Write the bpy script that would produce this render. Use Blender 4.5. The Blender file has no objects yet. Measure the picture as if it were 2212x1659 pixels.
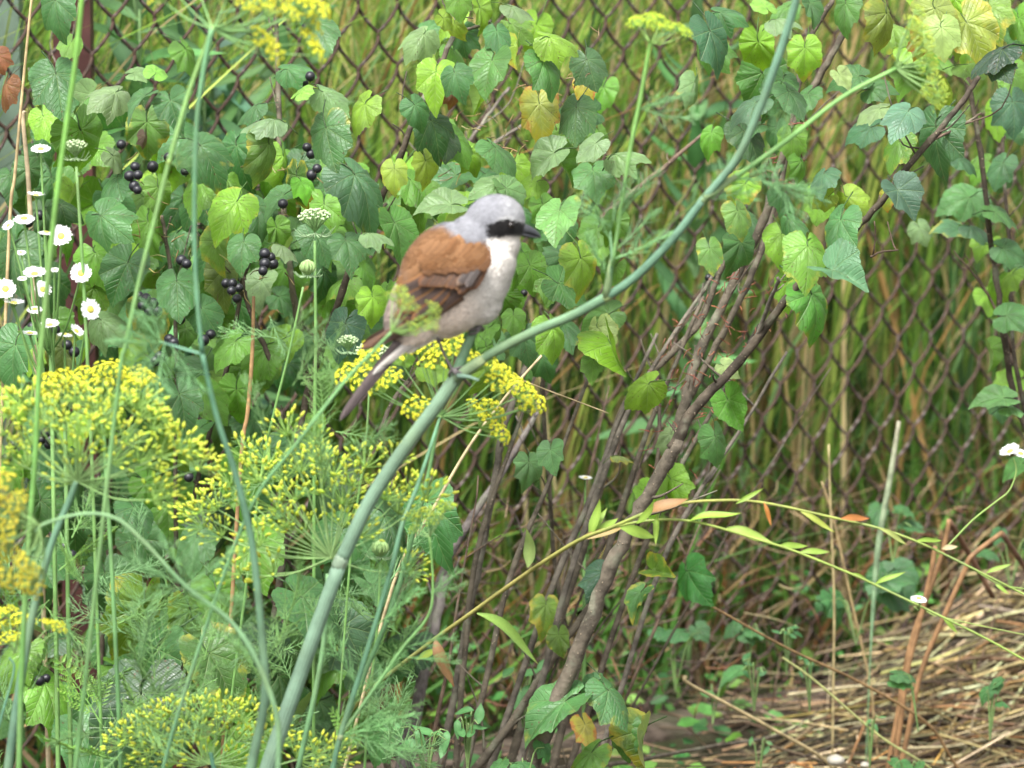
import bpy, bmesh, math, random
import numpy as np
from mathutils import Vector, Matrix, Quaternion, noise

random.seed(7)
np.random.seed(7)
R = random.Random(11)
sc = bpy.context.scene
COL = sc.collection
rad = math.radians

# ------------------------------------------------------------------ camera, world, sun, exposure
PITCH = rad(10.0)
CAMZ = 1.112
TH = 0.11                      # tan of half the horizontal field of view
cd = bpy.data.cameras.new('camera')
cam = bpy.data.objects.new('camera', cd)
COL.objects.link(cam)
cam.location = (0, 0, CAMZ)
cam.rotation_euler = (rad(90) - PITCH, 0, 0)
cd.sensor_width = 36
cd.lens = 18 / TH
cd.clip_end = 500
cd.dof.use_dof = True
cd.dof.focus_distance = 3.5
cd.dof.aperture_fstop = 11.5
sc.camera = cam

SUN_EL, SUN_ROT = rad(58), rad(200)
w = bpy.data.worlds.new('World')
sc.world = w
w.use_nodes = True
nt = w.node_tree
nt.nodes.clear()
sky = nt.nodes.new('ShaderNodeTexSky')
sky.sky_type = 'NISHITA'
sky.sun_disc = False
sky.sun_elevation = SUN_EL
sky.sun_rotation = SUN_ROT
sky.dust_density = 4
hs = nt.nodes.new('ShaderNodeHueSaturation')      # overcast: a nearly colourless sky
hs.inputs['Saturation'].default_value = 0.10
bg = nt.nodes.new('ShaderNodeBackground')
bg.inputs['Strength'].default_value = 0.078
wo = nt.nodes.new('ShaderNodeOutputWorld')
nt.links.new(sky.outputs[0], hs.inputs['Color'])
nt.links.new(hs.outputs[0], bg.inputs['Color'])
nt.links.new(bg.outputs[0], wo.inputs['Surface'])

sl = bpy.data.lights.new('sun', 'SUN')
sl.energy = 1.5
sl.angle = rad(18)
sl.color = (1.0, 0.97, 0.92)
so = bpy.data.objects.new('sun', sl)
COL.objects.link(so)
# light comes from behind and a little left of the camera, high up
so.rotation_euler = (rad(30), 0, rad(-24))

sc.view_settings.view_transform = 'Standard'
sc.view_settings.look = 'None'
sc.view_settings.gamma = 1
sc.view_settings.use_curve_mapping = False
sc.view_settings.exposure = 2.15
sc.cycles.max_bounces = 8
sc.cycles.transmission_bounces = 6
sc.cycles.use_denoising = True

# ------------------------------------------------------------------ pixel -> place (2212 x 1659 reading grid)
CP, SP = math.cos(PITCH), math.sin(PITCH)
def P(x, y, Y):
    u = (x - 1106) / 1106 * TH
    v = (829.5 - y) / 1106 * TH
    d = Vector((u, CP + v * SP, -SP + v * CP))
    return Vector((0, 0, CAMZ)) + d * (Y / d.y)
def pm(Y):
    return 2 * TH * Y / 2212

# ------------------------------------------------------------------ mesh builder
def frame(t):
    t = t.normalized()
    a = Vector((0, 0, 1)) if abs(t.z) < 0.9 else Vector((1, 0, 0))
    n = t.cross(a).normalized()
    return n, t.cross(n).normalized()

def smooth_path(pts, k=5):
    pts = [Vector(p) for p in pts]
    if len(pts) < 3:
        return [pts[0].lerp(pts[-1], i / k) for i in range(k + 1)]
    out = []
    ext = [pts[0] * 2 - pts[1]] + pts + [pts[-1] * 2 - pts[-2]]
    for i in range(1, len(ext) - 2):
        p0, p1, p2, p3 = ext[i - 1:i + 3]
        for j in range(k):
            t = j / k
            out.append(0.5 * ((2 * p1) + (p2 - p0) * t + (2 * p0 - 5 * p1 + 4 * p2 - p3) * t * t + (3 * p1 - p0 - 3 * p2 + p3) * t ** 3))
    out.append(pts[-1])
    return out

def lerp_list(v, n):
    if not isinstance(v, (list, tuple)):
        return [v] * n
    out = []
    for i in range(n):
        t = i / max(1, n - 1) * (len(v) - 1)
        j = min(int(t), len(v) - 2)
        f = t - j
        a, b = v[j], v[j + 1]
        if isinstance(a, (tuple, list)):
            out.append(tuple(a[q] + (b[q] - a[q]) * f for q in range(3)))
        else:
            out.append(a + (b - a) * f)
    return out

class MB:
    def __init__(s):
        s.v, s.f, s.c, s.m, s.uv = [], [], [], [], []
    def vert(s, p, c=(1, 1, 1), uv=(0, 0)):
        s.v.append(tuple(p)); s.c.append(tuple(c)); s.uv.append(uv)
        return len(s.v) - 1
    def face(s, ids, m=0):
        s.f.append(tuple(ids)); s.m.append(m)
    def tube(s, pts, rad_, col=(1, 1, 1), sides=5, m=0, cap=True, wob=0, rr=None):
        n = len(pts)
        rs = lerp_list(rad_, n)
        cs = lerp_list(col, n) if isinstance(col[0], (tuple, list)) else [col] * n
        base = None
        N, B = frame(pts[1] - pts[0])
        L = 0
        for i in range(n):
            t = (pts[min(i + 1, n - 1)] - pts[max(i - 1, 0)])
            if t.length < 1e-9:
                t = Vector((0, 0, 1))
            t.normalize()
            N = (N - t * N.dot(t))
            if N.length < 1e-6:
                N, B = frame(t)
            N.normalize()
            B = t.cross(N)
            if i:
                L += (pts[i] - pts[i - 1]).length
            r = rs[i]
            start = len(s.v)
            for k in range(sides):
                a = 2 * math.pi * k / sides
                q = r
                if wob:
                    q = r * (1 + wob * (rr or R).uniform(-1, 1))
                s.vert(pts[i] + (N * math.cos(a) + B * math.sin(a)) * q, cs[i], (k / sides, L))
            if base is not None:
                for k in range(sides):
                    k2 = (k + 1) % sides
                    s.face((base + k, base + k2, start + k2, start + k), m)
            base = start
        if cap:
            s.face([base + k for k in range(sides)], m)
            s.face([base - (n - 1) * sides + k for k in reversed(range(sides))], m)
    def ribbon(s, pts, wid, side, col, m=0, fold=0.0, nrm=None):
        n = len(pts)
        ws = lerp_list(wid, n)
        cs = lerp_list(col, n) if isinstance(col[0], (tuple, list)) else [col] * n
        prev = None
        for i in range(n):
            sd = side
            w_ = ws[i] / 2
            up = (nrm or Vector((0, 0, 1))) * fold * w_
            a = s.vert(pts[i] - sd * w_ + up, cs[i], (0, i / n))
            b = s.vert(pts[i], cs[i], (.5, i / n))
            c = s.vert(pts[i] + sd * w_ + up, cs[i], (1, i / n))
            if prev:
                s.face((prev[0], prev[1], b, a), m)
                s.face((prev[1], prev[2], c, b), m)
            prev = (a, b, c)
    def ball(s, c, r, col, seg=6, rings=4, m=0, axis=None, stretch=1.0):
        c = Vector(c)
        ax = (axis or Vector((0, 0, 1))).normalized()
        N, B = frame(ax)
        top = s.vert(c + ax * r * stretch, col)
        rows = []
        for j in range(1, rings):
            ph = math.pi * j / rings
            row = []
            for k in range(seg):
                a = 2 * math.pi * k / seg
                row.append(s.vert(c + ax * r * stretch * math.cos(ph) + (N * math.cos(a) + B * math.sin(a)) * r * math.sin(ph), col))
            rows.append(row)
        bot = s.vert(c - ax * r * stretch, col)
        for k in range(seg):
            k2 = (k + 1) % seg
            s.face((top, rows[0][k2], rows[0][k]), m)
            for j in range(len(rows) - 1):
                s.face((rows[j][k], rows[j][k2], rows[j + 1][k2], rows[j + 1][k]), m)
            s.face((rows[-1][k], rows[-1][k2], bot), m)
    def mesh(s, name, mats, smooth=True):
        me = bpy.data.meshes.new(name)
        me.from_pydata(s.v, [], s.f)
        for m in (mats if isinstance(mats, (list, tuple)) else [mats]):
            me.materials.append(m)
        if len(s.f):
            me.polygons.foreach_set('material_index', s.m)
            me.polygons.foreach_set('use_smooth', [smooth] * len(s.f))
        at = me.attributes.new('col', 'FLOAT_COLOR', 'POINT')
        arr = np.ones((len(s.v), 4), dtype=np.float32)
        arr[:, :3] = np.array(s.c, dtype=np.float32)
        at.data.foreach_set('color', arr.ravel())
        uvl = me.uv_layers.new(name='UVMap')
        li = np.zeros(len(me.loops), dtype=np.int32)
        me.loops.foreach_get('vertex_index', li)
        uvl.data.foreach_set('uv', np.array(s.uv, dtype=np.float32)[li].ravel())
        me.update()
        return me

# ------------------------------------------------------------------ objects
WL = {}
def thing(name, label, cat, loc=(0, 0, 0), group=None):
    o = bpy.data.objects.new(name, None)
    o.empty_display_size = 0.02
    COL.objects.link(o)
    o.location = loc
    WL[o] = Vector(loc)
    o['label'] = label
    o['category'] = cat
    if group:
        o['group'] = group
    return o
def part(name, me, parent, loc=(0, 0, 0), mat3=None, color=None, label=None, kind=None):
    """link a mesh under its thing (or part); loc and mat3 are given in world space"""
    o = bpy.data.objects.new(name, me)
    COL.objects.link(o)
    loc = Vector(loc)
    if mat3 is not None:
        o.matrix_world = Matrix.Translation(loc) @ mat3.to_4x4()
    if parent is not None:
        o.parent = parent
        o.location = loc - WL[parent]
    else:
        o.location = loc
    WL[o] = loc
    if color is not None:
        o.color = color
    if label:
        o['label'] = label
    if kind:
        o['kind'] = kind
    return o
def single(name, me, label=None, cat=None, kind=None, group=None, loc=(0, 0, 0)):
    o = part(name, me, None, loc)
    if label: o['label'] = label
    if cat: o['category'] = cat
    if kind: o['kind'] = kind
    if group: o['group'] = group
    return o

# ------------------------------------------------------------------ materials
class NT:
    def __init__(s, name):
        s.mat = bpy.data.materials.new(name)
        s.mat.use_nodes = True
        s.t = s.mat.node_tree
        s.t.nodes.clear()
    def n(s, typ, **kw):
        nd = s.t.nodes.new(typ)
        for k, v in kw.items():
            setattr(nd, k, v)
        return nd
    def l(s, a, b):
        s.t.links.new(a, b)
    def put(s, sock, v):
        if isinstance(v, bpy.types.NodeSocket):
            s.l(v, sock)
        else:
            sock.default_value = v
    def math(s, op, a, b=0.0, c=None, clamp=False):
        nd = s.n('ShaderNodeMath', operation=op)
        nd.use_clamp = clamp
        s.put(nd.inputs[0], a); s.put(nd.inputs[1], b)
        if c is not None:
            s.put(nd.inputs[2], c)
        return nd.outputs[0]
    def mix(s, f, a, b, typ='MIX'):
        nd = s.n('ShaderNodeMix', data_type='RGBA', blend_type=typ)
        s.put(nd.inputs[0], f)
        for i, v in ((6, a), (7, b)):
            if isinstance(v, tuple) and len(v) == 3:
                v = (*v, 1)
            s.put(nd.inputs[i], v)
        return nd.outputs[2]
    def ss(s, x, lo, hi, a=0.0, b=1.0):
        nd = s.n('ShaderNodeMapRange', interpolation_type='SMOOTHSTEP')
        s.put(nd.inputs[0], x)
        for i, v in ((1, lo), (2, hi), (3, a), (4, b)):
            nd.inputs[i].default_value = v
        return nd.outputs[0]
    def noise(s, scale, detail=3, vec=None, rough=.55):
        nd = s.n('ShaderNodeTexNoise')
        nd.inputs['Scale'].default_value = scale
        nd.inputs['Detail'].default_value = detail
        nd.inputs['Roughness'].default_value = rough
        if vec is not None:
            s.l(vec, nd.inputs['Vector'])
        return nd.outputs['Fac']
    def bump(s, h, strength=.5, dist=.001):
        nd = s.n('ShaderNodeBump')
        nd.inputs['Strength'].default_value = strength
        nd.inputs['Distance'].default_value = dist
        s.l(h, nd.inputs['Height'])
        return nd.outputs[0]
    def finish(s, color, rough=.5, nrm=None, trans=0.0, tcol=None, spec=.5, sheen=0.0):
        p = s.n('ShaderNodeBsdfPrincipled')
        s.put(p.inputs['Base Color'], color)
        s.put(p.inputs['Roughness'], rough)
        p.inputs['Specular IOR Level'].default_value = spec
        if sheen:
            p.inputs['Sheen Weight'].default_value = sheen
        if nrm is not None:
            s.l(nrm, p.inputs['Normal'])
        out = s.n('ShaderNodeOutputMaterial')
        if trans:
            tr = s.n('ShaderNodeBsdfTranslucent')
            s.put(tr.inputs['Color'], tcol if tcol is not None else color)
            mx = s.n('ShaderNodeMixShader')
            mx.inputs[0].default_value = trans
            s.l(p.outputs[0], mx.inputs[1]); s.l(tr.outputs[0], mx.inputs[2])
            s.l(mx.outputs[0], out.inputs['Surface'])
        else:
            s.l(p.outputs[0], out.inputs['Surface'])
        return s.mat

def attr_mat(name, rough=.5, trans=0.0, vary=.35, scale=300, bump=0.0, spec=.4, stretch=None, sheen=0.0, boost=1.4, fine=None):
    t = NT(name)
    a = t.n('ShaderNodeAttribute', attribute_name='col')
    oi = t.n('ShaderNodeObjectInfo')
    tc = t.n('ShaderNodeTexCoord')
    vec = tc.outputs['Object']
    if stretch:
        mp = t.n('ShaderNodeMapping')
        mp.inputs['Scale'].default_value = stretch
        t.l(tc.outputs['UV'] , mp.inputs['Vector'])
        vec = mp.outputs[0]
    ns = t.noise(scale, 3, vec)
    f = t.ss(ns, .3, .7, 1 - vary, 1 + vary * .6)
    c = t.mix(1.0, a.outputs['Color'], oi.outputs['Color'], 'MULTIPLY')
    c = t.mix(1.0, c, f, 'MULTIPLY')
    nrm = None
    if bump:
        nrm = t.bump(t.noise(fine or scale * 1.7, 4, vec), bump, .0015)
    tcol = None
    if trans:
        tcol = t.mix(1.0, c, (boost, boost, boost * .8), 'MULTIPLY')
    return t.finish(c, rough, nrm, trans, tcol, spec, sheen)

M_PLANT = attr_mat('plant_tissue', .55, .28, .3, 120)
M_THREAD = attr_mat('feathery_leaf', .5, .15, .2, 200)
def stem_mat():
    t = NT('ribbed_stem')
    a = t.n('ShaderNodeAttribute', attribute_name='col'); oi = t.n('ShaderNodeObjectInfo'); tc = t.n('ShaderNodeTexCoord')
    sep = t.n('ShaderNodeSeparateXYZ'); t.l(tc.outputs['UV'], sep.inputs[0])
    rib = t.math('SINE', t.math('MULTIPLY', sep.outputs[0], 6.2832 * 16))
    rib = t.ss(rib, -1, 1)
    n1 = t.noise(55, 4, tc.outputs['Object']); n2 = t.noise(14, 3, tc.outputs['Object'])
    c = t.mix(1.0, a.outputs['Color'], oi.outputs['Color'], 'MULTIPLY')
    c = t.mix(1.0, c, t.ss(n1, .3, .7, .78, 1.16), 'MULTIPLY')
    c = t.mix(t.ss(n2, .5, .68, 0, .35), c, (.20, .27, .12))
    c = t.mix(t.math('MULTIPLY', rib, .08), c, (.34, .42, .32))
    c = t.mix(t.ss(t.noise(420, 2, tc.outputs['Object']), .66, .74, 0, .5), c, (.12, .12, .06))
    h = t.math('ADD', rib, t.math('MULTIPLY', n1, .8))
    return t.finish(c, t.ss(n1, .3, .7, .5, .66), t.bump(h, .35, .0006), spec=.35)
M_STEM = stem_mat()
M_GRASS = attr_mat('grass_blade', .6, .3, .35, 18, boost=1.5)
M_STRAW = attr_mat('dry_straw', .6, .06, .35, 90, .3)
M_PETAL = attr_mat('petal', .5, .25, .08, 300)
M_FLORET = attr_mat('floret', .5, .12, .15, 400)
M_BARK = attr_mat('bark', .75, 0, .45, 220, .9, .25, fine=500)
M_FEATHER = attr_mat('plumage', .75, 0, .10, 500, .25, .15, sheen=.15, fine=1500)
M_HORN = attr_mat('beak_horn', .35, 0, .2, 500, .1, .5)
M_BERRY = attr_mat('berry_skin', .38, 0, .5, 120, .15, .5)
M_PAINT = attr_mat('old_paint', .6, 0, .3, 30, .3, .35)

def bark_lenticel():
    t = NT('lenticel_bark')
    a = t.n('ShaderNodeAttribute', attribute_name='col')
    tc = t.n('ShaderNodeTexCoord')
    v = tc.outputs['Object']
    vo = t.n('ShaderNodeTexVoronoi'); vo.inputs['Scale'].default_value = 330
    t.l(v, vo.inputs['Vector'])
    dots = t.ss(vo.outputs['Distance'], .12, .3, 1, 0)
    pick = t.ss(t.noise(150, 2, v), .5, .62)
    dots = t.math('MULTIPLY', dots, pick)
    n1 = t.noise(90, 5, v)
    c = t.mix(1.0, a.outputs['Color'], t.ss(n1, .3, .7, .55, 1.45), 'MULTIPLY')
    lich = t.ss(t.noise(38, 4, v), .56, .68, 0, .55)
    c = t.mix(lich, c, (.20, .21, .15))
    c = t.mix(dots, c, (.33, .27, .19))
    h = t.math('ADD', t.math('MULTIPLY', dots, 1.0), t.noise(300, 5, v))
    return t.finish(c, .8, t.bump(h, .8, .0012), spec=.25)
M_TRUNK = bark_lenticel()

def rust():
    t = NT('rusty_wire')
    tc = t.n('ShaderNodeTexCoord'); oi = t.n('ShaderNodeObjectInfo')
    v = tc.outputs['Object']
    n1 = t.noise(60, 4, v)
    c = t.mix(t.ss(n1, .35, .65), (.032, .022, .018), (.072, .043, .030))
    c = t.mix(t.ss(t.noise(170, 3, v), .52, .7), c, (.16, .13, .12))
    return t.finish(c, .8, t.bump(t.noise(900, 3, v), .5, .0006), spec=.3)
M_RUST = rust()

def leaf_mat():
    t = NT('currant_leaf')
    tc = t.n('ShaderNodeTexCoord'); oi = t.n('ShaderNodeObjectInfo')
    sep = t.n('ShaderNodeSeparateXYZ'); t.l(tc.outputs['UV'], sep.inputs[0])
    x, y = sep.outputs[0], sep.outputs[1]
    r = t.math('SQRT', t.math('ADD', t.math('MULTIPLY', x, x), t.math('MULTIPLY', y, y)))
    th = t.math('ARCTAN2', x, y)
    k = t.math('DIVIDE', th, .78)
    kr = t.math('ROUND', k)
    kr = t.math('MAXIMUM', t.math('MINIMUM', kr, 2.0), -2.0)
    d = t.math('MULTIPLY', t.math('SUBTRACT', k, kr), .78)
    p = t.math('ABSOLUTE', t.math('MULTIPLY', r, t.math('SINE', d)))
    s_ = t.math('MULTIPLY', r, t.math('COSINE', d))
    main = t.ss(p, .003, .016, 1, 0)
    f = t.math('MULTIPLY', t.math('SUBTRACT', s_, t.math('MULTIPLY', p, 1.1)), 7.5)
    pp = t.n('ShaderNodeMath', operation='PINGPONG'); t.l(f, pp.inputs[0]); pp.inputs[1].default_value = .5
    sec = t.ss(pp.outputs[0], .0, .11, 1, 0)
    f2 = t.math('MULTIPLY', t.math('ADD', s_, t.math('MULTIPLY', p, 1.6)), 17)
    pp2 = t.n('ShaderNodeMath', operation='PINGPONG'); t.l(f2, pp2.inputs[0]); pp2.inputs[1].default_value = .5
    ter = t.ss(pp2.outputs[0], .0, .2, 1, 0)
    # random offset per leaf so marks differ
    cmb = t.n('ShaderNodeVectorMath', operation='ADD')
    t.l(tc.outputs['UV'], cmb.inputs[0])
    rv = t.n('ShaderNodeCombineXYZ')
    t.l(t.math('MULTIPLY', oi.outputs['Random'], 37.0), rv.inputs[0]); t.l(t.math('MULTIPLY', oi.outputs['Random'], 91.0), rv.inputs[1])
    t.l(rv.outputs[0], cmb.inputs[1])
    v = cmb.outputs[0]
    base = oi.outputs['Color']
    n1 = t.noise(2.2, 3, v)
    base = t.mix(1.0, base, t.ss(n1, .3, .7, .78, 1.2), 'MULTIPLY')
    # paler, yellower tissue towards the margin
    ed = t.n('ShaderNodeAttribute', attribute_name='col')
    es = t.n('ShaderNodeSeparateColor'); t.l(ed.outputs['Color'], es.inputs[0])
    edge = es.outputs[0]
    ageN = t.math('ADD', t.math('MULTIPLY', edge, .55), t.math('MULTIPLY', t.noise(3.0, 4, v), 1.0))
    age = t.math('ADD', oi.outputs['Alpha'], .06)          # 1 = fresh, lower = ageing
    thr = t.math('SUBTRACT', ageN, t.math('ADD', .35, t.math('MULTIPLY', age, .75)))
    am = t.ss(thr, 0.0, .28)
    base = t.mix(am, base, (.36, .34, .035))
    am2 = t.ss(thr, .26, .45)
    base = t.mix(am2, base, (.42, .17, .03))
    vcol = t.mix(.62, base, (.30, .40, .16))
    base = t.mix(t.math('MULTIPLY', main, .42), base, vcol)
    base = t.mix(t.math('MULTIPLY', sec, .22), base, vcol)
    # brown specks
    vo = t.n('ShaderNodeTexVoronoi'); vo.inputs['Scale'].default_value = 9; t.l(v, vo.inputs['Vector'])
    sp = t.ss(vo.outputs['Distance'], .10, .2, 1, 0)
    pk = t.ss(t.math('ADD', t.noise(1.6, 1, v), t.math('MULTIPLY', edge, .18)), .58, .66)
    sp = t.math('MULTIPLY', sp, pk)
    base = t.mix(t.math('MULTIPLY', sp, .8), base, (.10, .045, .02))
    geo = t.n('ShaderNodeNewGeometry')
    back = t.mix(.42, base, (.30, .42, .20))
    col = t.mix(geo.outputs['Backfacing'], base, back)
    h = t.math('ADD', t.math('MULTIPLY', main, -1.0), t.math('MULTIPLY', sec, -.7))
    h = t.math('ADD', h, t.math('MULTIPLY', ter, -.22))
    h = t.math('ADD', h, t.math('MULTIPLY', t.noise(16, 2, v), .8))
    nrm = t.bump(h, .6, .0013)
    rg = t.ss(t.noise(5, 2, v), .3, .7, .33, .48)
    tcol = t.mix(1.0, col, (1.7, 1.6, .7), 'MULTIPLY')
    return t.finish(col, rg, nrm, .26, tcol, .65)
M_LEAF = leaf_mat()

def soil():
    t = NT('soil')
    tc = t.n('ShaderNodeTexCoord'); v = tc.outputs['Object']
    c = t.mix(t.ss(t.noise(9, 5, v), .35, .65), (.016, .012, .008), (.045, .034, .022))
    c = t.mix(t.ss(t.noise(3, 4, v), .5, .62, 0, .7), c, (.045, .06, .02))
    return t.finish(c, .95, t.bump(t.noise(60, 5, v), 1.0, .01), spec=.2)
M_SOIL = soil()

def board():
    t = NT('weathered_board')
    tc = t.n('ShaderNodeTexCoord'); v = tc.outputs['Object']
    mp = t.n('ShaderNodeMapping'); mp.inputs['Scale'].default_value = (6, 90, 90); t.l(v, mp.inputs[0])
    c = t.mix(t.ss(t.noise(1, 5, mp.outputs[0]), .35, .65), (.05, .037, .028), (.13, .10, .08))
    c = t.mix(t.ss(t.noise(8, 4, v), .5, .65, 0, .6), c, (.06, .07, .035))
    return t.finish(c, .9, t.bump(t.noise(1.5, 6, mp.outputs[0]), .8, .003), spec=.2)
M_BOARD = board()

# colours (linear)
D = (.062, .16, .05); DD = (.028, .078, .018); M = (.118, .25, .028); L = (.21, .37, .03); YG = (.25, .34, .04)
OR = (.38, .30, .05); PA = (.18, .26, .12); OL = (.13, .17, .03); BR = (.16, .06, .03)
def jit(c, a=.15, rr=R):
    k = 1 + rr.uniform(-a, a)
    return tuple(max(0, q * k * (1 + rr.uniform(-a, a) * .5)) for q in c)

# ------------------------------------------------------------------ ground
mb = MB()
NX, NY = 70, 60
xs = [-60, -20, -6] + [-2.5 + 5 * i / (NX - 1) for i in range(NX)] + [6, 20, 60]
ys = [-30, -5, 0] + [1 + 6 * i / (NY - 1) for i in range(NY)] + [10, 20, 50, 120]
for yy in ys:
    for xx in xs:
        z = 0.012 * noise.noise(Vector((xx * 3, yy * 3, 0))) + .006 * noise.noise(Vector((xx * 11, yy * 11, 3)))
        mb.vert((xx, yy, z if abs(xx) < 4 and yy < 8 else 0))
nx = len(xs)
for j in range(len(ys) - 1):
    for i in range(nx - 1):
        a = j * nx + i
        mb.face((a, a + 1, a + nx + 1, a + nx))
single('ground', mb.mesh('ground', M_SOIL), kind='structure')

# ------------------------------------------------------------------ chain link fence
FA = rad(35)
FY0 = 4.3
fdir = Vector((math.cos(FA), math.sin(FA), 0))
fnor = Vector((math.sin(FA), -math.cos(FA), 0))       # towards the camera
def fence_pt(t, z, off=0):
    return Vector((0, FY0, 0)) + fdir * t + fnor * off + Vector((0, 0, z))
CW, CH = .0222, .0615
def strand_mesh(seed):
    rr = random.Random(seed)
    pts = []
    nC = 20
    z = 0.012
    for c in range(nC * 2):
        left = c % 2 == 0
        x0, x1 = (0, CW) if left else (CW, 0)
        yo = .0022 if left else -.0022
        jx = rr.uniform(-.0009, .0009)
        for q in (0.0, .14, .5, .86):
            f = q
            zz = z + (CH / 2) * (.07 + .86 * f)
            bow = .0016 * math.sin(math.pi * f) * (1 if left else -1)
            pts.append(Vector((x0 + (x1 - x0) * f + jx + bow, -yo * math.sin(math.pi * (f * .8 + .1)), zz)))
        z += CH / 2
    mb = MB()
    mb.tube(smooth_path(pts, 2), .00175, (1, 1, 1), 5)
    return mb.mesh('wire', M_RUST)
strands = [strand_mesh(i) for i in range(4)]
fence = thing('chain_link_fence', 'rusty brown chain link fence running behind the currant bushes', 'fence', fence_pt(0, 0))
fm = Matrix((fdir, -fnor, Vector((0, 0, 1)))).transposed()
for k in range(-50, 86):
    z0 = CH / 2 * (k % 2)
    o = part('wire', strands[k % 4], fence, fence_pt(k * (CW - .0009), z0 - .03 + .0012 * math.sin(k * .7)), fm)
# angle-iron post, painted red brown, inside the fence line
mb = MB()
def prism(mb, c, ax, ay, hx, hy, z0, z1, col):
    ids = []
    for z in (z0, z1):
        for sx, sy in ((-1, -1), (1, -1), (1, 1), (-1, 1)):
            ids.append(mb.vert(c + ax * hx * sx + ay * hy * sy + Vector((0, 0, z)), col))
    a = ids
    for i in range(4):
        j = (i + 1) % 4
        mb.face((a[i], a[j], a[4 + j], a[4 + i]))
    mb.face((a[3], a[2], a[1], a[0])); mb.face((a[4], a[5], a[6], a[7]))
pc = P(155, 80, 4.06)
pc = Vector((pc.x, pc.y, 0))
prism(mb, pc, Vector((1, 0, 0)), Vector((0, 1, 0)), .0165, .0025, -.1, 1.35, (.085, .032, .028))
prism(mb, pc + Vector((.014, .0175, 0)), Vector((1, 0, 0)), Vector((0, 1, 0)), .0025, .015, -.1, 1.35, (.10, .035, .035))
part('post', mb.mesh('post', M_PAINT, False), fence, label='red brown angle iron post of the fence')
# green wooden post at the left border
mb = MB()
gp = P(-8, 200, 4.22); gp = Vector((gp.x, gp.y, 0))
prism(mb, gp, Vector((1, 0, 0)), Vector((0, 1, 0)), .024, .02, -.1, 1.25, (.14, .20, .15))
bmg = mb.mesh('green_post', M_PAINT, False)
single('green_post', bmg, 'faded grey green wooden post at the far left behind the dry stalks', 'post')

# ------------------------------------------------------------------ tall grass beyond the fence (one countless mass)
def blade_field(name, n, xr, ybase, hr, wr, palette, lean, seed, segs=5, curl=.3, matl=M_GRASS, label=None, keep=None):
    rs = np.random.RandomState(seed)
    V, F, C = [], [], []
    pal = np.array([p[0] for p in palette]); pw = np.array([p[1] for p in palette], float); pw /= pw.sum()
    idx = 0
    out = 0
    while out < n:
        x = rs.uniform(*xr)
        y = ybase(x) + abs(rs.normal(0, .55)) + rs.uniform(0, .35)
        h = rs.uniform(*hr)
        if keep and not keep(x, y, rs):
            continue
        out += 1
        wd = rs.uniform(*wr)
        az = rs.uniform(0, 2 * math.pi)
        ln = rs.normal(0, lean)
        ln2 = rs.normal(0, lean * .5)
        cu = rs.normal(0, curl)
        c = pal[rs.choice(len(pal), p=pw)] * rs.uniform(.40, 1.25)
        c2 = c * np.array([1.15, 1.05, .9])
        sx, sy = math.cos(az), math.sin(az) * .5
        for i in range(segs + 1):
            t = i / segs
            cx = x + h * (ln * t + cu * t * t * t)
            cy = y + h * (ln2 * t)
            cz = h * (t - .18 * abs(cu) * t ** 3)
            ww = wd * (1 - t ** 2.2) * .5 + .0003
            V.append((cx - sx * ww, cy - sy * ww, cz)); V.append((cx + sx * ww, cy + sy * ww, cz))
            cc = c * (1 - t) + c2 * t
            C.append(cc); C.append(cc)
            if i:
                b = idx + 2 * i
                F.append((b - 2, b - 1, b + 1, b))
        idx += 2 * (segs + 1)
    mb = MB(); mb.v = V; mb.f = F; mb.c = C; mb.m = [0] * len(F); mb.uv = [(0, 0)] * len(V)
    o = single(name, mb.mesh(name, matl), label, 'grass' if label else None, 'stuff')
    return o
fy = lambda x: FY0 + x * math.tan(FA) + .09
G1 = [((.19, .37, .05), 6), ((.12, .27, .04), 4), ((.34, .45, .10), 4.5), ((.54, .47, .26), 2.8), ((.38, .24, .09), 1.0), ((.16, .31, .12), 2), ((.035, .10, .025), 2.4)]  # last green puts the shade of gaps between blades into the colour
G2 = [((.56, .46, .25), 5), ((.46, .36, .18), 4), ((.36, .22, .09), 1.4), ((.18, .34, .06), 5), ((.11, .26, .05), 4), ((.05, .11, .03), 2)]  # darkest green again paints shade between the stalks
blade_field('tall_grass', 15000, (-1.2, 1.5), fy, (.35, 1.05), (.002, .0065), G1, .15, 3, label='tall green and straw coloured grass filling the field beyond the fence')
def keep_r(x, y, rs):
    return x > .08 + rs.uniform(-.15, .15)
blade_field('dry_tall_grass', 3900, (-.2, 1.5), fy, (.45, 1.0), (.002, .0055), G2, .07, 5, curl=.12, keep=keep_r, label='tan dry grass stalks standing thick beyond the right half of the fence')
G3 = [((.22, .15, .07), 3), ((.13, .08, .04), 2), ((.36, .28, .14), 2), ((.08, .22, .04), 6), ((.14, .32, .05), 4), ((.28, .13, .045), .8)]
def keep_low(x, y, rs):
    return y < fy(x) + .5
blade_field('low_grass_litter', 3800, (-.7, 1.0), lambda x: fy(x) - .16, (.05, .34), (.002, .007), G3, .6, 8, curl=.6, keep=keep_low, label='brown tangled dead grass along the foot of the fence')

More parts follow.
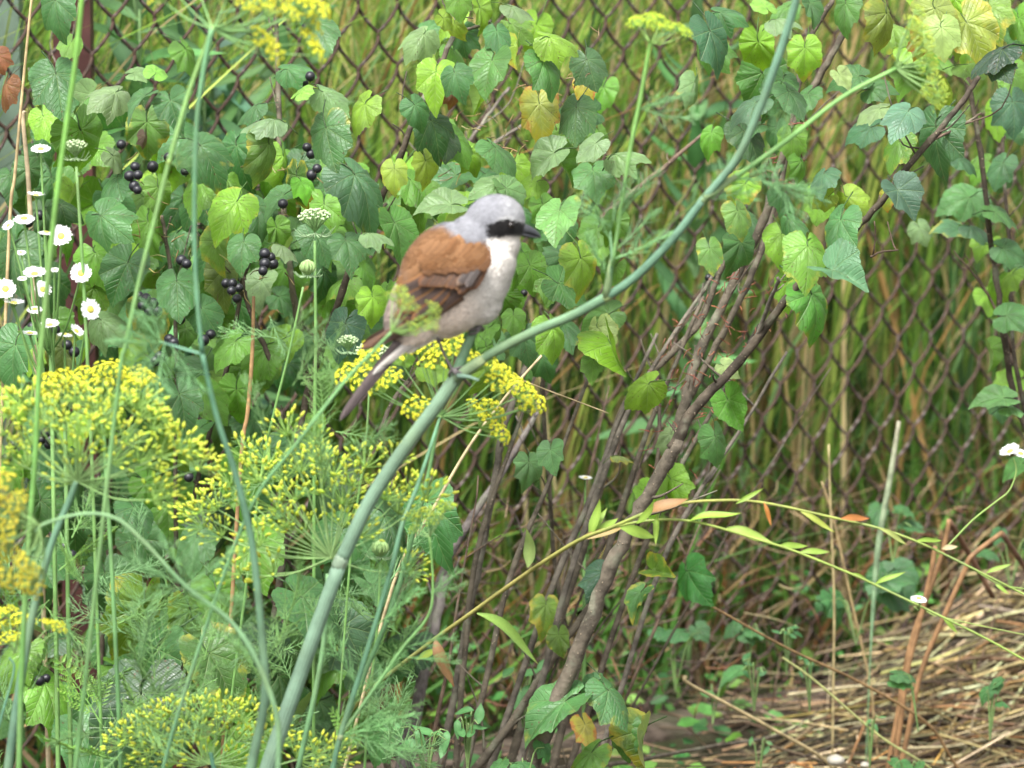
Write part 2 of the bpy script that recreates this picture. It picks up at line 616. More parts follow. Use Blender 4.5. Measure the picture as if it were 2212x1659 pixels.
# ------------------------------------------------------------------ leaf meshes
def leaf_mesh(seed, curl=0.0, fold=0.0, droop=.3, nar=1.0, wave=.05):
    rr = random.Random(seed)
    mb = MB()
    NT_ = 84
    def lobe_side():
        j = lambda a: rr.uniform(-a, a)
        return [(0, 1.07), (.13, .95), (.42, .79 + j(.05)), (.58, .75 + j(.04)), (.80, .80 + j(.06)), (1.06, .66 + j(.04)), (1.35, .60 + j(.04)), (1.7, .60 + j(.05)), (2.1, .58 + j(.05)), (2.5, .56), (2.88, .46), (3.15, .08)]
    sides_ = (lobe_side(), lobe_side())
    def outline(th):
        t = sides_[0] if th > 0 else sides_[1]
        a = abs(th)
        for (a0, r0), (a1, r1) in zip(t, t[1:]):
            if a <= a1:
                return r0 + (r1 - r0) * (a - a0) / (a1 - a0)
        return .1
    ph = rr.uniform(0, 6)
    RING = (.22, .45, .68, .86, 1.0)
    def zf(x, y):
        rl = math.hypot(x, y)
        th = math.atan2(x, y)
        k = th / .78
        d = abs(k - round(k)) * 2
        z = .075 * rl * math.sin(d * math.pi / 2) ** 1.5 * (1 if abs(th) < 1.9 else .25) + .035 * rl * noise.noise(Vector((x * 4, y * 4, seed)))
        z -= droop * max(0, y) ** 2 * .7 + .12 * rl * rl
        z -= curl * abs(x) ** 1.6
        z += fold * abs(x)
        z += wave * math.sin(3.1 * x + ph) * math.cos(2.7 * y + ph * 2) * rl
        z += .02 * math.sin(th * 9 + ph) * rl ** 3
        return z
    c0 = mb.vert((0, 0, 0), (0, 0, 0), (0, 0))
    rows = []
    for q, fr in enumerate(RING):
        row = []
        for i in range(NT_):
            th = -math.pi + 2 * math.pi * (i + .5) / NT_
            r = outline(th)
            r = r * fr ** .0 if fr > .5 else r * .75 + .25 * .6
            if fr > .8:
                tooth = ((i * 1.0) % 3) / 3.0
                r *= 1 + .052 * (tooth - .3) * (fr - .8) * 5
            x = r * fr * math.sin(th) * nar
            y = r * fr * math.cos(th)
            row.append(mb.vert((x, y, zf(x, y)), (fr, fr, fr), (x, y)))
        rows.append(row)
    for i in range(NT_):
        j = (i + 1) % NT_
        if i == NT_ - 1:
            continue
        mb.face((c0, rows[0][j], rows[0][i]))
        for q in range(len(RING) - 1):
            mb.face((rows[q][i], rows[q][j], rows[q + 1][j], rows[q + 1][i]))
    # the petiole bends back from the blade
    L_ = rr.uniform(.55, .9)
    side = rr.uniform(-.25, .25)
    pts = smooth_path([(0, .02, -.01), (0.02, -.12, .02), (side * .5, -.45 * L_, -.03), (side, -L_, -.25)], 4)
    mb.tube(pts, [.017, .014, .014, .018], (.17, .27, .06), 5, m=1)
    return mb.mesh('leaf', [M_LEAF, M_STEM])
LF = {
    'n': [leaf_mesh(1, .25, 0, .45), leaf_mesh(2, .3, 0, .6), leaf_mesh(3, 0, .22, .35), leaf_mesh(4, .38, 0, .3, .92), leaf_mesh(5, .15, .1, .7, 1.05), leaf_mesh(6, .2, 0, .5, .95, .12), leaf_mesh(7, -.1, .15, .6, 1.0, .1), leaf_mesh(8, .45, 0, .45, 1.0, .08)],
    'c': [leaf_mesh(11, .75, 0, .35), leaf_mesh(12, .95, 0, .5, .9)],          # margins rolled down
    'f': [leaf_mesh(21, 0, .9, .3), leaf_mesh(22, 0, 1.3, .15, .85)],          # folded up along the midrib
    'w': [leaf_mesh(31, .2, 0, .6, 1, .16), leaf_mesh(32, .3, .1, .1, 1.1, .2)]}

def place_leaf(parent, x, y, size, ang=0, col=M, age=1.0, Y=3.5, form='n', tilt=None, yaw=None, rr=R, label=None, back=False):
    s = size * pm(Y) * .70
    a = rad(ang)
    tl = rad(tilt + rr.uniform(-12, 25) if tilt is not None else rr.uniform(15, 55))
    yw = rad(yaw if yaw is not None else rr.uniform(-55, 55))
    N = Vector((math.sin(yw) * math.cos(tl), -math.cos(yw) * math.cos(tl), math.sin(tl)))
    T = Vector((math.sin(a), 0, -math.cos(a)))
    T = (T - N * T.dot(N)).normalized()
    if back:
        N = -N
    X = T.cross(N)
    mat3 = Matrix((X, T, N)).transposed() @ Matrix.Diagonal((s * rr.uniform(.86, 1.06), s * rr.uniform(.92, 1.05), s * rr.uniform(.7, 1.7)))
    c = P(x, y, Y)
    loc = c - T * s * .27
    m = rr.choice(LF[form])
    col = jit((col[0] * .88, col[1], col[2] * .86), .14, rr)
    return part('leaf', m, parent, loc, mat3, (*col, age), label)

# ------------------------------------------------------------------ currant bushes
bush_left = thing('currant_bush', 'leafy blackcurrant bush hung with black berries, on the left behind the yellow dill', 'bush', P(600, 2600, 3.75) * 0 + Vector((P(600, 1500, 3.75).x, 3.75, 0)), 'blackcurrant bushes in front of the fence')
bush_mid = thing('currant_bush', 'blackcurrant bush with an orange yellow leaf, rising behind the bird', 'bush', Vector((P(1000, 1500, 3.8).x, 3.8, 0)), 'blackcurrant bushes in front of the fence')
bush_right = thing('currant_bush', 'open blackcurrant bush with thick forked bare stems slanting up to the right', 'bush', Vector((P(1180, 1500, 3.7).x, 3.7, 0)), 'blackcurrant bushes in front of the fence')
bush_edge = thing('currant_bush', 'thin dark stemmed currant bush at the right border before the mesh', 'bush', Vector((P(2230, 1500, 3.95).x, 3.95, 0)), 'blackcurrant bushes in front of the fence')

BK = (.105, .088, .066); BKD = (.07, .056, .041); BKG = (.14, .122, .10); BKR = (.13, .09, .065)
def branch(parent, pts, r, col=BK, ground=False, mat=M_TRUNK, knots=True):
    """pts: (x, y, Y) readings; r: radii in reading pixels"""
    pp = [P(*p) for p in pts]
    rs = [q * .62 * pm(3.7) for q in (r if isinstance(r, (list, tuple)) else [r, r])]
    if ground:
        a, b = pp[0], pp[1]
        d = (a - b).normalized()
        k = a.z / max(.2, -d.z)
        pp = [a + d * k * .95 + Vector((0, 0, -.02)), a + d * k * .5] + pp
        rs = [rs[0] * 1.1] * 2 + rs
    n0 = len(pp)
    path = smooth_path(pp, 7)
    rr = random.Random(len(path) * 7 + int(pts[0][0]))
    for i in range(1, len(path) - 1):
        path[i] = path[i] + Vector((rr.uniform(-1, 1), rr.uniform(-1, 1), rr.uniform(-1, 1))) * rs[-1] * .3 + Vector((noise.noise(path[i] * 9 + Vector((len(path), 0, 0))), 0, 0)) * .005
    mb = MB()
    rl = lerp_list(rs, len(path))
    if knots:
        for i in range(3, len(rl), 6):
            rl[i] *= 1.12
    mb.tube(path, rl, col, 9, wob=.07, rr=rr)
    for q in range(max(2, len(path) // 7)):                     # short spurs and dead twiglets
        i = rr.randrange(2, len(path) - 1)
        t = (path[i] - path[i - 1]).normalized()
        d = (t * rr.uniform(.2, 1) + Vector((rr.uniform(-1, 1), rr.uniform(-.6, .6), rr.uniform(-.2, 1)))).normalized()
        L_ = rr.uniform(.006, .03) if rr.random() < .7 else rr.uniform(.03, .07)
        q0 = path[i]
        q1 = q0 + d * L_ * .5 + Vector((0, 0, rr.uniform(-.1, .1) * L_))
        mb.tube(smooth_path([q0, q1, q0 + d * L_ + Vector((rr.uniform(-.3, .3) * L_, 0, rr.uniform(0, .3) * L_))], 3), [max(.0007, rl[i] * .35), .0005], col, 5)
    return part('branch', mb.mesh('branch', mat), parent)

# right bush, thick forked stems
BRB = [
    (bush_right, [(1150, 1640, 3.510), (1240, 1420, 3.510), (1330, 1200, 3.510), (1400, 1060, 3.510), (1465, 950, 3.510)], [27, 25, 23, 22], BK, True),
    (bush_right, [(1450, 970, 3.510), (1500, 885, 3.510), (1580, 800, 3.510), (1700, 650, 3.500), (1780, 560, 3.490), (1870, 470, 3.480), (1960, 355, 3.470), (2060, 240, 3.470), (2115, 165, 3.470)], [21, 17, 14, 12, 11, 10, 8], BKD, False),
    (bush_right, [(1440, 985, 3.67), (1480, 880, 3.67), (1505, 780, 3.68), (1590, 590, 3.70), (1650, 460, 3.70), (1690, 350, 3.70), (1745, 225, 3.70), (1800, 120, 3.70), (1870, -20, 3.7)], [22, 19, 16, 15, 14, 12, 10], BK, False),
    (bush_right, [(1490, 860, 3.72), (1540, 760, 3.72), (1600, 640, 3.72), (1660, 480, 3.74), (1740, 120, 3.76), (1800, -10, 3.76)], [12, 12, 11, 9], BK, False),
    (bush_right, [(1100, 1660, 3.78), (1210, 1320, 3.78), (1260, 1180, 3.78), (1340, 900, 3.78), (1420, 790, 3.78), (1500, 700, 3.78), (1550, 590, 3.78), (1600, 480, 3.78)], [15, 14, 13, 12, 10, 8], BK, True),
    (bush_right, [(1030, 1659, 3.7), (1120, 1540, 3.7), (1200, 1420, 3.7), (1290, 1280, 3.7), (1330, 1200, 3.68)], [15, 14, 13, 12], BK, True),
    (bush_right, [(1180, 1659, 3.75), (1330, 1650, 3.8), (1500, 1620, 3.95), (1700, 1585, 4.1)], [8, 8, 7], BK, False),
    (bush_mid, [(955, 1659, 3.72), (1000, 1430, 3.72), (1035, 1220, 3.72), (1062, 1030, 3.72), (1078, 930, 3.72), (1120, 830, 3.75), (1160, 720, 3.78)], [14, 14, 13, 12, 9], BKG, True),
    (bush_mid, [(1230, 1400, 3.85), (1200, 1180, 3.84), (1180, 960, 3.82), (1172, 800, 3.8), (1172, 700, 3.8), (1168, 660, 3.8)], [8, 8, 9, 8, 4], BK, True),
    (bush_mid, [(920, 1450, 3.85), (955, 1250, 3.85), (1010, 1130, 3.85), (1090, 1010, 3.88), (1160, 890, 3.9)], [17, 16, 12, 9], (.18, .155, .15), True),
    (bush_mid, [(880, 1600, 3.8), (925, 1400, 3.82), (960, 1240, 3.85)], [20, 18, 15], (.19, .165, .16), True),
    (bush_mid, [(645, 990, 3.6), (665, 850, 3.6), (700, 730, 3.58), (755, 590, 3.56), (800, 480, 3.55), (850, 370, 3.55), (885, 270, 3.55), (945, 145, 3.58), (1010, 10, 3.6), (1030, -40, 3.6)], [12, 12, 12, 11, 10, 9, 8], BKD, True),
    (bush_mid, [(760, 560, 3.62), (800, 500, 3.64), (835, 440, 3.66)], [7, 6], BKD, False),
    (bush_mid, [(820, 930, 3.6), (850, 860, 3.62), (900, 800, 3.66)], [8, 7], BK, False),
    (bush_mid, [(940, 430, 3.9), (975, 370, 3.9), (1010, 310, 3.92), (1060, 240, 3.95), (1100, 190, 3.98)], [8, 7, 6], BKG, False),
    (bush_mid, [(1010, 350, 3.92), (1100, 290, 3.92), (1180, 240, 3.95)], [6, 5], BKG, False),
    (bush_mid, [(1290, 480, 3.88), (1380, 405, 3.88), (1450, 350, 3.9), (1540, 275, 3.95)], [9, 9, 8, 5], BKR, False),
    (bush_mid, [(955, 60, 3.58), (1010, 62, 3.6), (1060, 45, 3.62)], [6, 5], BK, False),
    (bush_left, [(680, 900, 3.7), (650, 760, 3.7), (632, 620, 3.7), (620, 460, 3.7), (606, 300, 3.72), (600, 60, 3.75), (605, -30, 3.75)], [12, 11, 10, 9, 7], (.10, .085, .06), True),
    (bush_left, [(590, 800, 3.6), (560, 720, 3.6), (535, 640, 3.6), (530, 600, 3.6)], [9, 8, 7], BKD, False),
    (bush_left, [(470, 860, 3.66), (520, 620, 3.66), (565, 500, 3.66), (585, 420, 3.66)], [8, 7, 6], BKD, True),
    (bush_left, [(375, 760, 3.66), (372, 640, 3.66), (360, 520, 3.66), (350, 465, 3.66)], [7, 7, 6], BK, True),
    (bush_left, [(440, 1300, 3.7), (450, 1100, 3.7), (440, 960, 3.7)], [12, 11, 9], (.09, .05, .04), True),
    (bush_left, [(355, 1440, 3.7), (340, 1330, 3.7), (325, 1200, 3.7)], [12, 11, 9], (.12, .045, .03), True),
    (bush_left, [(225, 1330, 3.75), (235, 1100, 3.75), (240, 900, 3.75)], [11, 10, 9], BKD, True),
    (bush_left, [(60, 600, 3.9), (50, 400, 3.95), (90, 250, 3.95), (150, 80, 4.0)], [9, 7, 5], BKG, False),
    (bush_edge, [(2250, 1000, 3.9), (2195, 860, 3.9), (2165, 700, 3.88), (2148, 560, 3.88), (2130, 420, 3.86), (2095, 200, 3.86), (2080, 60, 3.86)], [13, 12, 11, 10, 9], BKD, True),
    (bush_edge, [(2215, 900, 3.95), (2190, 700, 3.95), (2180, 500, 3.95), (2170, 300, 3.96), (2165, 130, 3.96)], [9, 8, 7, 6], BKD, False),
    (bush_edge, [(2185, 760, 3.9), (2120, 620, 3.9), (2060, 540, 3.92)], [6, 5, 3], BKR, False),
    (bush_edge, [(2100, 60, 3.8), (2150, 20, 3.8), (2180, -20, 3.8)], [6, 5], BKD, False),
    (bush_right, [(2000, 310, 3.480), (2080, 270, 3.510), (2120, 245, 3.530)], [5, 4], BKR, False),
    (bush_right, [(1640, 230, 3.74), (1650, 130, 3.74), (1645, 60, 3.74)], [6, 6, 5], (.2, .11, .05), False),
    (bush_right, [(1555, 960, 3.510), (1545, 1040, 3.470), (1440, 960, 3.450)], [0.1, 0.1], BK, False),
    (bush_right, [(1620, 740, 3.510), (1650, 660, 3.490), (1680, 600, 3.470)], [8, 6], BKG, False),
    (bush_right, [(1880, 555, 3.510), (1900, 545, 3.510), (1940, 540, 3.520)], [4, 3], BKR, False),
    (bush_right, [(1375, 1140, 3.7), (1420, 1000, 3.7), (1420, 860, 3.72), (1400, 800, 3.74)], [9, 7, 5], BKD, False),
]
rq = random.Random(91)
for i in range(6):
    x0 = rq.uniform(880, 1420); sl = rq.uniform(.05, .75)
    y1 = rq.uniform(760, 1150)
    x1 = x0 + (1659 - y1) * sl
    Y = rq.uniform(3.6, 3.95)
    md = ((x0 + x1) / 2 + rq.uniform(-25, 10), (1659 + y1) / 2, Y)
    BRB.append((bush_mid if x0 < 1120 else bush_right, [(x0, 1670, Y), md, (x1, y1, Y + .03)], [rq.uniform(5, 10), rq.uniform(3, 6), 2.5], rq.choice([BK, BKG, BKD, BKR]), True))
for (x0, xm, ym, x1, y1, r0) in [(1195, 1330, 1130, 1520, 640, 12), (1060, 1230, 1180, 1420, 720, 11), (1120, 1300, 1020, 1560, 560, 11), (1010, 1120, 1200, 1290, 780, 10), (1230, 1420, 1120, 1640, 700, 10), (1290, 1450, 1180, 1700, 760, 9), (985, 1040, 1150, 1160, 800, 10)]:
    Y = rq.uniform(3.55, 3.75)
    BRB.append((bush_right, [(x0, 1670, Y), (xm, ym, Y), (x1, y1, Y + .03)], [r0 * 1.2, r0, r0 * .5], rq.choice([BK, BKG, BK]), True))
for b in BRB:
    if b[2][0] >= 1:
        branch(b[0], b[1], b[2], b[3], b[4])

# each row: bush, x, y, size, tip angle (0 = down, + = to the right), colour, age, depth, form, tilt
l_, m_, r_, e_ = bush_left, bush_mid, bush_right, bush_edge
LEAVES = [
 (l_,125,180,150,5,D,1,3.5,'n',40),(l_,120,20,115,12,D,1,3.5,'n',35),(l_,150,100,70,-20,M,1,3.6,'n',30),(l_,185,215,85,-40,PA,1,3.5,'f',40),
 (l_,235,205,105,-45,PA,1,3.46,'c',50),(l_,300,215,85,-5,D,1,3.42,'n',45),(l_,372,232,105,20,D,1,3.42,'n',40),(l_,318,285,120,0,(.11,.22,.04),.72,3.47,'n',15),
 (l_,185,305,150,30,M,1,3.55,'n',15),(l_,255,345,75,60,PA,1,3.5,'n',50),(l_,240,400,125,5,D,1,3.5,'n',35),(l_,232,478,125,50,D,1,3.42,'c',30),
 (l_,165,330,100,-40,M,1,3.6,'n',30),(l_,60,380,90,-10,D,1,3.62,'n',20),(l_,265,590,140,-20,D,1,3.55,'n',30),(l_,215,560,110,20,M,1,3.6,'n',30),
 (l_,445,330,130,25,D,.8,3.5,'n',35),(l_,425,415,120,0,M,1,3.55,'n',20),(l_,500,450,125,-25,L,.8,3.48,'n',25),(l_,523,535,90,0,D,1,3.42,'n',35),
 (l_,583,335,130,-2,(.13,.22,.045),.72,3.42,'n',18),(l_,706,298,135,22,D,.85,3.4,'n',30),(l_,575,255,95,-55,PA,1,3.42,'c',55),(l_,540,235,80,-80,D,1,3.45,'c',60),
 (l_,635,150,80,70,D,1,3.5,'c',40),(l_,710,205,95,40,PA,1,3.5,'c',50),(l_,655,195,60,170,(.2,.38,.06),1,3.4,'w',60),(l_,640,400,110,0,(.06,.12,.02),.6,3.5,'n',10),
 (l_,600,430,90,-20,D,1,3.5,'n',35),(l_,560,460,110,-10,D,1,3.55,'n',35),(l_,655,400,60,10,(.16,.4,.04),1,3.44,'w',30),(l_,620,535,65,35,PA,1,3.45,'c',45),
 (l_,600,505,80,5,M,1,3.55,'n',25),(l_,382,625,125,5,D,1,3.5,'n',35),(l_,445,680,100,30,D,1,3.5,'n',35),(l_,495,750,110,-30,M,1,3.5,'n',40),
 (l_,395,870,125,5,D,1,3.5,'n',35),(l_,330,690,130,0,(.08,.15,.03),.6,3.58,'n',20),(l_,30,560,140,10,D,1,3.5,'n',35),(l_,25,770,150,0,D,1,3.48,'n',35),
 (l_,135,770,105,5,OL,.7,3.55,'n',10),(l_,230,700,100,40,PA,1,3.55,'c',45),(l_,200,640,110,-20,M,.8,3.6,'n',20),(l_,345,420,90,0,M,1,3.6,'n',20),
 (l_,320,500,120,20,M,1,3.65,'n',20),(l_,100,470,90,0,DD,1,3.6,'n',30),(l_,145,450,80,60,DD,1,3.5,'c',30),(l_,465,540,110,10,(.17,.28,.05),.7,3.58,'n',5),
 (l_,480,605,120,0,OL,.8,3.6,'n',5),(l_,720,650,140,0,M,1,3.65,'n',20),(l_,560,620,90,0,PA,1,3.62,'n',30),(l_,455,860,110,30,M,1,3.56,'n',30),
 (l_,510,860,110,0,M,1,3.6,'n',20),(l_,420,935,90,-10,D,1,3.6,'n',40),(l_,560,770,120,-30,M,1,3.6,'n',20),(l_,340,150,70,160,(.2,.4,.06),1,3.44,'w',55),
 (l_,300,155,60,110,PA,1,3.5,'w',60),(l_,410,120,90,30,M,1,3.85,'n',20),(l_,30,1040,110,0,M,1,3.7,'n',20),(l_,655,20,60,0,D,1,3.6,'n',20),(l_,690,60,110,20,D,1,3.6,'n',40),
 # behind the yellow dill
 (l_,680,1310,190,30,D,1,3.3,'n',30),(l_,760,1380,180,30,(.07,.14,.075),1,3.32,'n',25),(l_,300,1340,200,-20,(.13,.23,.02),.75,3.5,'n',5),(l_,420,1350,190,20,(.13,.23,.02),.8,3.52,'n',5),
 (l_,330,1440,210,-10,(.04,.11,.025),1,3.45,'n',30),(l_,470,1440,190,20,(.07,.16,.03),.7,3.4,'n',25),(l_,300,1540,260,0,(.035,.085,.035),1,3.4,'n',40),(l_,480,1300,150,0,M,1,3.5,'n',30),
 (l_,560,1200,150,10,M,1,3.5,'n',30),(l_,160,1130,120,0,D,1,3.55,'n',30),(l_,230,1260,130,0,D,1,3.55,'n',30),(l_,90,1250,130,10,D,1,3.55,'n',30),(l_,110,1500,160,0,M,1,3.5,'n',30),
 (l_,200,1610,190,20,D,1,3.45,'n',35),(l_,420,1180,120,0,D,1,3.55,'n',30),(l_,300,1110,110,0,D,1,3.55,'n',30),(l_,310,1180,130,30,D,1,3.6,'n',30),(l_,40,1420,130,-20,M,1,3.5,'n',30),
 (m_,925,1110,165,18,D,1,3.4,'n',35),(m_,820,1280,120,20,D,1,3.5,'n',30),
 # middle bush
 (m_,778,240,100,-25,L,1,3.5,'n',15),(m_,785,400,180,10,(.06,.15,.065),.95,3.45,'n',30),(m_,852,378,80,0,YG,.8,3.4,'n',20),(m_,925,362,85,10,YG,.8,3.46,'n',15),
 (m_,903,238,75,25,D,1,3.42,'n',35),(m_,938,275,110,10,DD,1,3.44,'w',50),(m_,965,300,95,-20,DD,1,3.48,'w',30),(m_,990,310,100,15,M,1,3.5,'c',30),
 (m_,915,165,100,-5,YG,1,3.46,'n',10),(m_,940,170,105,0,L,1,3.43,'n',25),(m_,985,168,85,18,D,1,3.4,'n',30),(m_,1056,150,125,2,(.09,.21,.05),1,3.44,'n',30),
 (m_,1075,78,80,5,D,1,3.45,'n',35),(m_,990,5,80,5,M,1,3.5,'n',30),(m_,905,85,95,-30,PA,1,3.45,'c',45),(m_,965,45,55,60,YG,.8,3.5,'n',20),(m_,985,60,50,20,YG,.75,3.52,'n',20),
 (m_,1120,18,80,70,PA,1,3.5,'c',50),(m_,1040,30,80,10,L,1,3.6,'n',20),(m_,1085,330,110,12,(.08,.2,.06),1,3.5,'n',35),(m_,1185,150,115,12,(.085,.2,.045),1,3.45,'n',25),
 (m_,1205,85,100,70,L,1,3.45,'c',35),(m_,1167,243,120,5,(.27,.27,.06),.42,3.48,'n',10),(m_,1243,250,115,2,(.05,.13,.035),1,3.47,'c',20),(m_,1275,145,100,15,(.075,.15,.06),1,3.52,'c',40),
 (m_,1115,110,80,12,YG,.6,3.55,'f',20),(m_,1265,185,70,10,OR,.35,3.6,'n',20),(m_,980,205,60,15,BR,.9,3.5,'w',20),(m_,1010,200,90,10,L,1,3.55,'f',20),
 (m_,1275,318,85,-45,PA,1,3.42,'n',45),(m_,1345,330,90,70,PA,1,3.43,'c',50),(m_,1283,380,105,5,(.08,.19,.06),.95,3.45,'n',35),(m_,1205,470,130,10,(.12,.24,.06),.85,3.36,'n',30),
 (m_,1262,580,130,3,L,.7,3.4,'n',20),(m_,955,440,110,-85,PA,1,3.4,'n',45),(m_,1060,400,90,-60,PA,1,3.42,'n',50),(m_,1105,420,100,20,(.11,.2,.08),1,3.42,'n',40),
 (m_,1180,340,110,-70,PA,1,3.46,'n',45),(m_,1215,360,80,30,M,1,3.5,'f',35),(m_,1110,370,90,0,L,1,3.55,'n',20),(m_,1150,400,70,-40,L,1,3.48,'w',30),
 (m_,752,530,90,0,D,1,3.42,'n',35),(m_,812,505,70,40,PA,1,3.4,'c',50),(m_,862,500,120,5,(.08,.19,.04),.9,3.44,'n',25),(m_,905,440,110,-10,M,1,3.5,'n',20),
 (m_,900,400,110,20,M,1,3.5,'n',30),(m_,1190,610,95,-15,M,1,3.5,'n',35),(m_,1225,620,110,70,(.05,.13,.03),1,3.48,'n',30),(m_,1200,725,105,5,L,1,3.45,'n',30),
 (m_,1135,740,90,10,(.09,.2,.08),1,3.5,'n',30),(m_,1110,690,70,0,M,1,3.5,'n',30),(m_,1290,725,95,25,(.3,.33,.12),.8,3.52,'w',30),(m_,1325,760,115,35,L,.85,3.5,'f',30),
 (m_,1280,790,70,0,M,1,3.5,'n',40),(m_,808,655,80,0,L,1,3.42,'n',20),(m_,740,720,120,-10,(.035,.09,.05),1,3.5,'n',25),(m_,835,640,70,20,M,1,3.46,'n',30),
 (m_,1150,590,100,10,M,1,3.5,'n',30),(m_,1130,560,90,-20,M,1,3.55,'n',30),(m_,1190,985,80,15,(.09,.2,.07),1,3.5,'n',35),(m_,1145,1010,75,-10,(.09,.2,.07),1,3.52,'n',40),
 (m_,690,520,100,10,D,1,3.55,'n',30),(m_,700,460,120,0,M,1,3.6,'n',25),(m_,1100,560,60,0,L,1,3.6,'n',25),(m_,1385,840,105,-55,L,1,3.55,'c',10),
 (m_,1055,760,60,10,M,1,3.6,'n',30),(m_,990,440,80,-90,L,1,3.45,'n',60),(m_,1020,340,80,30,L,1,3.6,'n',20),(m_,1300,300,70,10,M,1,3.7,'n',20),(m_,1215,290,60,0,M,1,3.7,'n',20),
 # right bush
 (r_,1545,90,140,10,(.04,.11,.055),1,3.45,'n',35),(r_,1570,30,90,60,D,1,3.5,'c',40),(r_,1640,110,110,5,L,1,3.55,'n',10),(r_,1655,180,130,20,(.06,.17,.03),1,3.6,'n',10),
 (r_,1615,230,110,-40,(.08,.15,.09),1,3.5,'n',45),(r_,1690,185,110,-30,D,1,3.52,'n',35),(r_,1715,210,90,10,D,1,3.5,'n',30),(r_,1740,120,95,0,L,.75,3.52,'n',30),
 (r_,1755,20,80,0,D,1,3.55,'n',35),(r_,1822,25,100,2,(.085,.2,.035),1,3.5,'n',30),(r_,1620,300,120,20,DD,1,3.62,'n',20),(r_,1650,10,60,180,(.2,.38,.06),1,3.5,'w',50),
 (r_,1690,40,80,60,PA,1,3.48,'c',50),(r_,1920,50,120,-3,(.2,.23,.035),.75,3.55,'n',15),(r_,2030,40,130,20,(.28,.32,.08),.7,3.6,'n',20),(r_,2035,75,95,5,(.3,.36,.13),.9,3.52,'n',35),
 (r_,2100,70,150,20,(.2,.24,.03),.6,3.62,'n',10),(r_,2000,90,80,-10,OR,.4,3.62,'n',20),(r_,2145,115,120,-35,(.016,.055,.024),1,3.5,'n',40),(r_,2160,145,80,30,(.018,.06,.022),1,3.5,'n',30),
 (r_,2020,300,145,5,(.055,.15,.055),.95,3.5,'n',25),(r_,1955,250,115,-22,(.09,.18,.12),1,3.45,'n',40),(r_,1935,320,95,-10,M,.75,3.54,'n',25),(r_,1885,240,85,-70,PA,1,3.48,'n',45),
 (r_,1865,280,90,-70,(.06,.15,.08),1,3.55,'n',50),(r_,2040,220,80,30,YG,.9,3.55,'f',20),(r_,1840,165,90,-75,D,1,3.6,'n',50),(r_,1895,190,80,70,D,1,3.6,'n',45),
 (r_,1820,170,55,30,(.3,.38,.15),1,3.5,'f',20),(r_,1775,385,85,15,(.06,.14,.08),1,3.5,'n',35),(r_,1808,495,125,5,(.07,.17,.06),.85,3.45,'n',35),(r_,1818,590,125,40,(.12,.22,.14),1,3.4,'f',45),
 (r_,1748,550,125,-8,(.15,.28,.04),.8,3.42,'n',20),(r_,1765,660,150,5,(.085,.22,.03),.75,3.5,'n',10),(r_,1840,435,80,50,YG,1,3.5,'c',20),(r_,1780,430,60,-60,YG,.8,3.5,'n',20),
 (r_,1950,425,100,25,(.08,.16,.11),1,3.44,'f',40),(r_,1915,430,50,0,YG,.5,3.55,'n',20),(r_,1600,410,90,-30,L,.6,3.6,'n',20),(r_,1600,470,90,10,(.15,.28,.07),.7,3.5,'n',30),
 (r_,1535,550,85,5,(.11,.24,.05),.75,3.5,'n',30),(r_,1690,520,100,0,L,1,3.6,'n',20),(r_,1700,620,90,0,L,1,3.6,'n',20),(r_,1710,480,70,30,D,1,3.5,'c',30),
 (r_,1700,420,80,30,D,1,3.55,'c',30),(r_,1770,440,90,-10,L,1,3.6,'n',20),(r_,1735,360,70,0,M,1,3.6,'n',10),(r_,1710,300,80,0,M,1,3.6,'n',20),(r_,1500,190,80,-35,PA,.8,3.5,'c',25),
 (r_,1580,880,100,25,(.11,.27,.04),1,3.6,'f',20),(r_,1550,960,100,12,(.09,.22,.06),1,3.6,'c',20),(r_,1445,950,70,-15,PA,1,3.6,'c',20),(r_,1570,795,55,50,(.3,.36,.16),.9,3.58,'n',35),
 (r_,1375,1290,85,0,(.07,.17,.05),.7,3.55,'n',35),(r_,1300,1250,95,-35,(.035,.09,.05),1,3.55,'c',30),(r_,1425,1235,80,60,(.14,.25,.03),.6,3.6,'f',20),(r_,1180,1320,85,-10,(.14,.22,.03),.6,3.7,'n',20),
 (r_,1207,1385,70,10,(.12,.2,.03),.8,3.66,'n',10),(r_,1195,1530,170,-35,(.075,.18,.06),.85,3.5,'n',35),(r_,1330,1510,140,15,(.06,.16,.05),.8,3.5,'c',30),(r_,1345,1590,110,10,(.08,.2,.04),.85,3.55,'n',20),
 (r_,1265,1640,120,-20,(.14,.26,.05),.7,3.52,'n',35),(r_,1388,1600,120,5,(.13,.22,.04),.6,3.55,'f',20),(r_,1270,1580,90,0,OR,.3,3.65,'n',20),(r_,1275,1480,70,-60,(.08,.19,.08),1,3.52,'n',40),
 (r_,1430,1090,100,15,L,1,3.6,'f',20),(r_,1455,1050,90,40,L,1,3.6,'c',20),(r_,1345,985,55,80,(.25,.3,.1),.6,3.6,'n',70),(r_,1490,1250,120,45,(.05,.2,.04),1,3.75,'n',25),
 # right border
 (e_,2200,60,110,0,(.06,.16,.04),1,3.8,'n',30),(e_,2190,170,110,10,M,1,3.85,'n',25),(e_,2190,240,110,0,(.07,.15,.09),1,3.8,'c',30),(e_,2150,255,90,10,L,1,3.9,'n',15),
 (e_,2085,345,80,85,(.07,.17,.08),1,3.85,'n',50),(e_,2160,365,90,-10,(.06,.15,.06),1,3.85,'n',35),(e_,2080,430,100,-60,(.09,.2,.06),1,3.9,'n',20),(e_,2165,460,90,80,(.08,.19,.05),1,3.85,'n',55),
 (e_,2060,490,90,-70,(.07,.17,.09),.7,3.88,'n',50),(e_,2110,490,80,70,(.07,.17,.09),1,3.88,'n',50),(e_,2180,540,80,60,(.1,.22,.08),1,3.85,'n',50),(e_,2180,600,70,0,L,1,3.9,'n',30),
